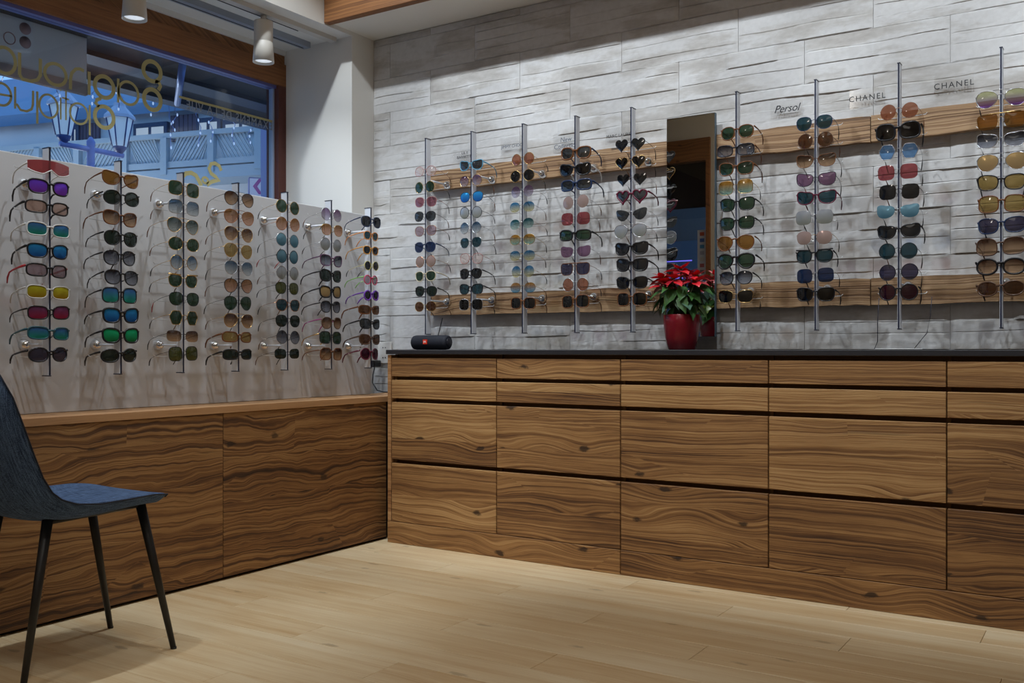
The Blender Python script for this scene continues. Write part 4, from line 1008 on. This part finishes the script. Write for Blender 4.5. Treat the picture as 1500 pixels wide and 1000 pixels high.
# ------------------------------------------------------------------ chair
ch = empty('chair', (-2.585, 1.66, 0)); tag(ch, 'blue fabric shell chair with slim black metal legs, at the left edge', 'chair')
def fabric():
    m, N, L, B = new_mat('blue_fabric')
    tc = N.new('ShaderNodeTexCoord'); cols = []
    for sc in ((900, 40, 40), (40, 900, 900)):
        mp = N.new('ShaderNodeMapping'); mp.inputs['Scale'].default_value = tuple(s*.6 for s in sc); L.new(tc.outputs['Object'], mp.inputs[0])
        nz = N.new('ShaderNodeTexNoise'); nz.inputs['Scale'].default_value = 1; nz.inputs['Detail'].default_value = 2; L.new(mp.outputs[0], nz.inputs[0]); cols.append(nz.outputs[0])
    ad = N.new('ShaderNodeMath'); ad.operation = 'ADD'; L.new(cols[0], ad.inputs[0]); L.new(cols[1], ad.inputs[1])
    cr = N.new('ShaderNodeValToRGB'); e = cr.color_ramp.elements; e[0].position = .75/2*1; e[0].color = (*srgb(34,50,78), 1); e[1].position = .65; e[1].color = (*srgb(100,126,166), 1)
    hf = N.new('ShaderNodeMath'); hf.operation = 'MULTIPLY'; hf.inputs[1].default_value = .5; L.new(ad.outputs[0], hf.inputs[0]); L.new(hf.outputs[0], cr.inputs[0])
    L.new(cr.outputs[0], B.inputs['Base Color']); B.inputs['Roughness'].default_value = .9; B.inputs['Specular IOR Level'].default_value = .2
    bp = N.new('ShaderNodeBump'); bp.inputs['Strength'].default_value = .3; bp.inputs['Distance'].default_value = .001; L.new(hf.outputs[0], bp.inputs['Height']); L.new(bp.outputs[0], B.inputs['Normal'])
    return m
FAB = fabric()
# profile: (forward y, z, half width, curl)
prof = [(.206,.446,.105,.0),(.203,.462,.150,.0),(.180,.472,.186,.004),(.12,.474,.206,.010),(.03,.467,.214,.016),(-.06,.458,.216,.024),(-.13,.456,.214,.034),(-.185,.466,.210,.044),
        (-.226,.494,.206,.048),(-.258,.545,.206,.048),(-.284,.61,.210,.046),(-.308,.69,.212,.040),(-.328,.77,.205,.034),(-.342,.83,.180,.028),(-.349,.86,.140,.020),(-.351,.872,.09,.016)]
nu = 14; vs = []; thick = .034
m_ = MB(); top = []; botm = []
for k, (yy, zz_, hw_, cu) in enumerate(prof):
    a = Vector(prof[max(k-1, 0)][:2]); b_ = Vector(prof[min(k+1, len(prof)-1)][:2]); t = (b_-a).normalized(); nrm = Vector((t.y, -t.x))
    if nrm.dot(Vector((.5, 1))) < 0: nrm = -nrm
    for j in range(nu+1):
        v = -1+2*j/nu; lift = cu*abs(v)**2.6
        ed = math.sqrt(max(0, 1-abs(v)**8)); th = thick*(.25+.75*ed)*(.75 if k in (0, len(prof)-1) else 1)
        top.append((hw_*v, yy+nrm.x*lift, zz_+nrm.y*lift)); botm.append((hw_*v*.99, yy+nrm.x*(lift-th), zz_+nrm.y*(lift-th)))
W_ = nu+1; K = len(prof); vs = top+botm; fs = []; nT = len(top)
for k in range(K-1):
    for j in range(nu):
        a = k*W_+j; fs += [(a, a+1, a+W_+1, a+W_), (nT+a, nT+a+W_, nT+a+W_+1, nT+a+1)]
for k in range(K-1):
    a = k*W_; fs.append((a, a+W_, nT+a+W_, nT+a)); a += nu; fs.append((a, nT+a, nT+a+W_, a+W_))
for j in range(nu):
    fs.append((j, nT+j, nT+j+1, j+1)); a = (K-1)*W_+j; fs.append((a, a+1, nT+a+1, nT+a))
m_.add(vs, fs, True); shell = fix_normals(m_.build('seat_shell', FAB, ch))
sb = shell.modifiers.new('smooth', 'SUBSURF'); sb.levels = 1; sb.render_levels = 2
# edge piping
ep = [Vector(botm[k*W_+nu]).lerp(Vector(top[k*W_+nu]), .35) for k in range(1, K-1)]
MB().tube([(p.x+.001, p.y, p.z) for p in ep], .0022, 6).build('piping', plain('dark_piping', srgb(30,38,56), .8), ch)
MB().tube([(-p.x-.001, p.y, p.z) for p in ep], .0022, 6).build('piping', plain('dark_piping2', srgb(30,38,56), .8), ch)
LEG = plain('black_leg', (.008,.008,.009), .45, .0)
fm_ = MB(); fm_.tube([(.125,.13,.441),(.125,-.15,.433)], .008, 8); fm_.tube([(-.125,.13,.441),(-.125,-.15,.433)], .008, 8)
fm_.tube([(-.125,.10,.441),(.125,.10,.441)], .008, 8); fm_.tube([(-.125,-.12,.434),(.125,-.12,.434)], .008, 8)
fm_.box((-.06,-.05,.425),(.06,.07,.436)); fm_.build('seat_frame', LEG, ch)
for (tx, ty, bx, by) in ((.125, .13, .172, .212), (-.125, .13, -.178, .240), (.120, -.155, .135, -.235), (-.12, -.155, -.19, -.20)):
    lg = MB(); lg.tube([(tx, ty, .446), (tx+(bx-tx)*.99, ty+(by-ty)*.99, .004)], [.0145, .0085], 14); o = lg.build('leg', LEG, ch)
    MB().lathe([(.0088, 0), (.0088, .006)], (bx, by, 0), 12).build('foot_cap', plain('foot', (.02,.02,.02), .6) if 'foot' not in bpy.data.materials else bpy.data.materials['foot'], o)
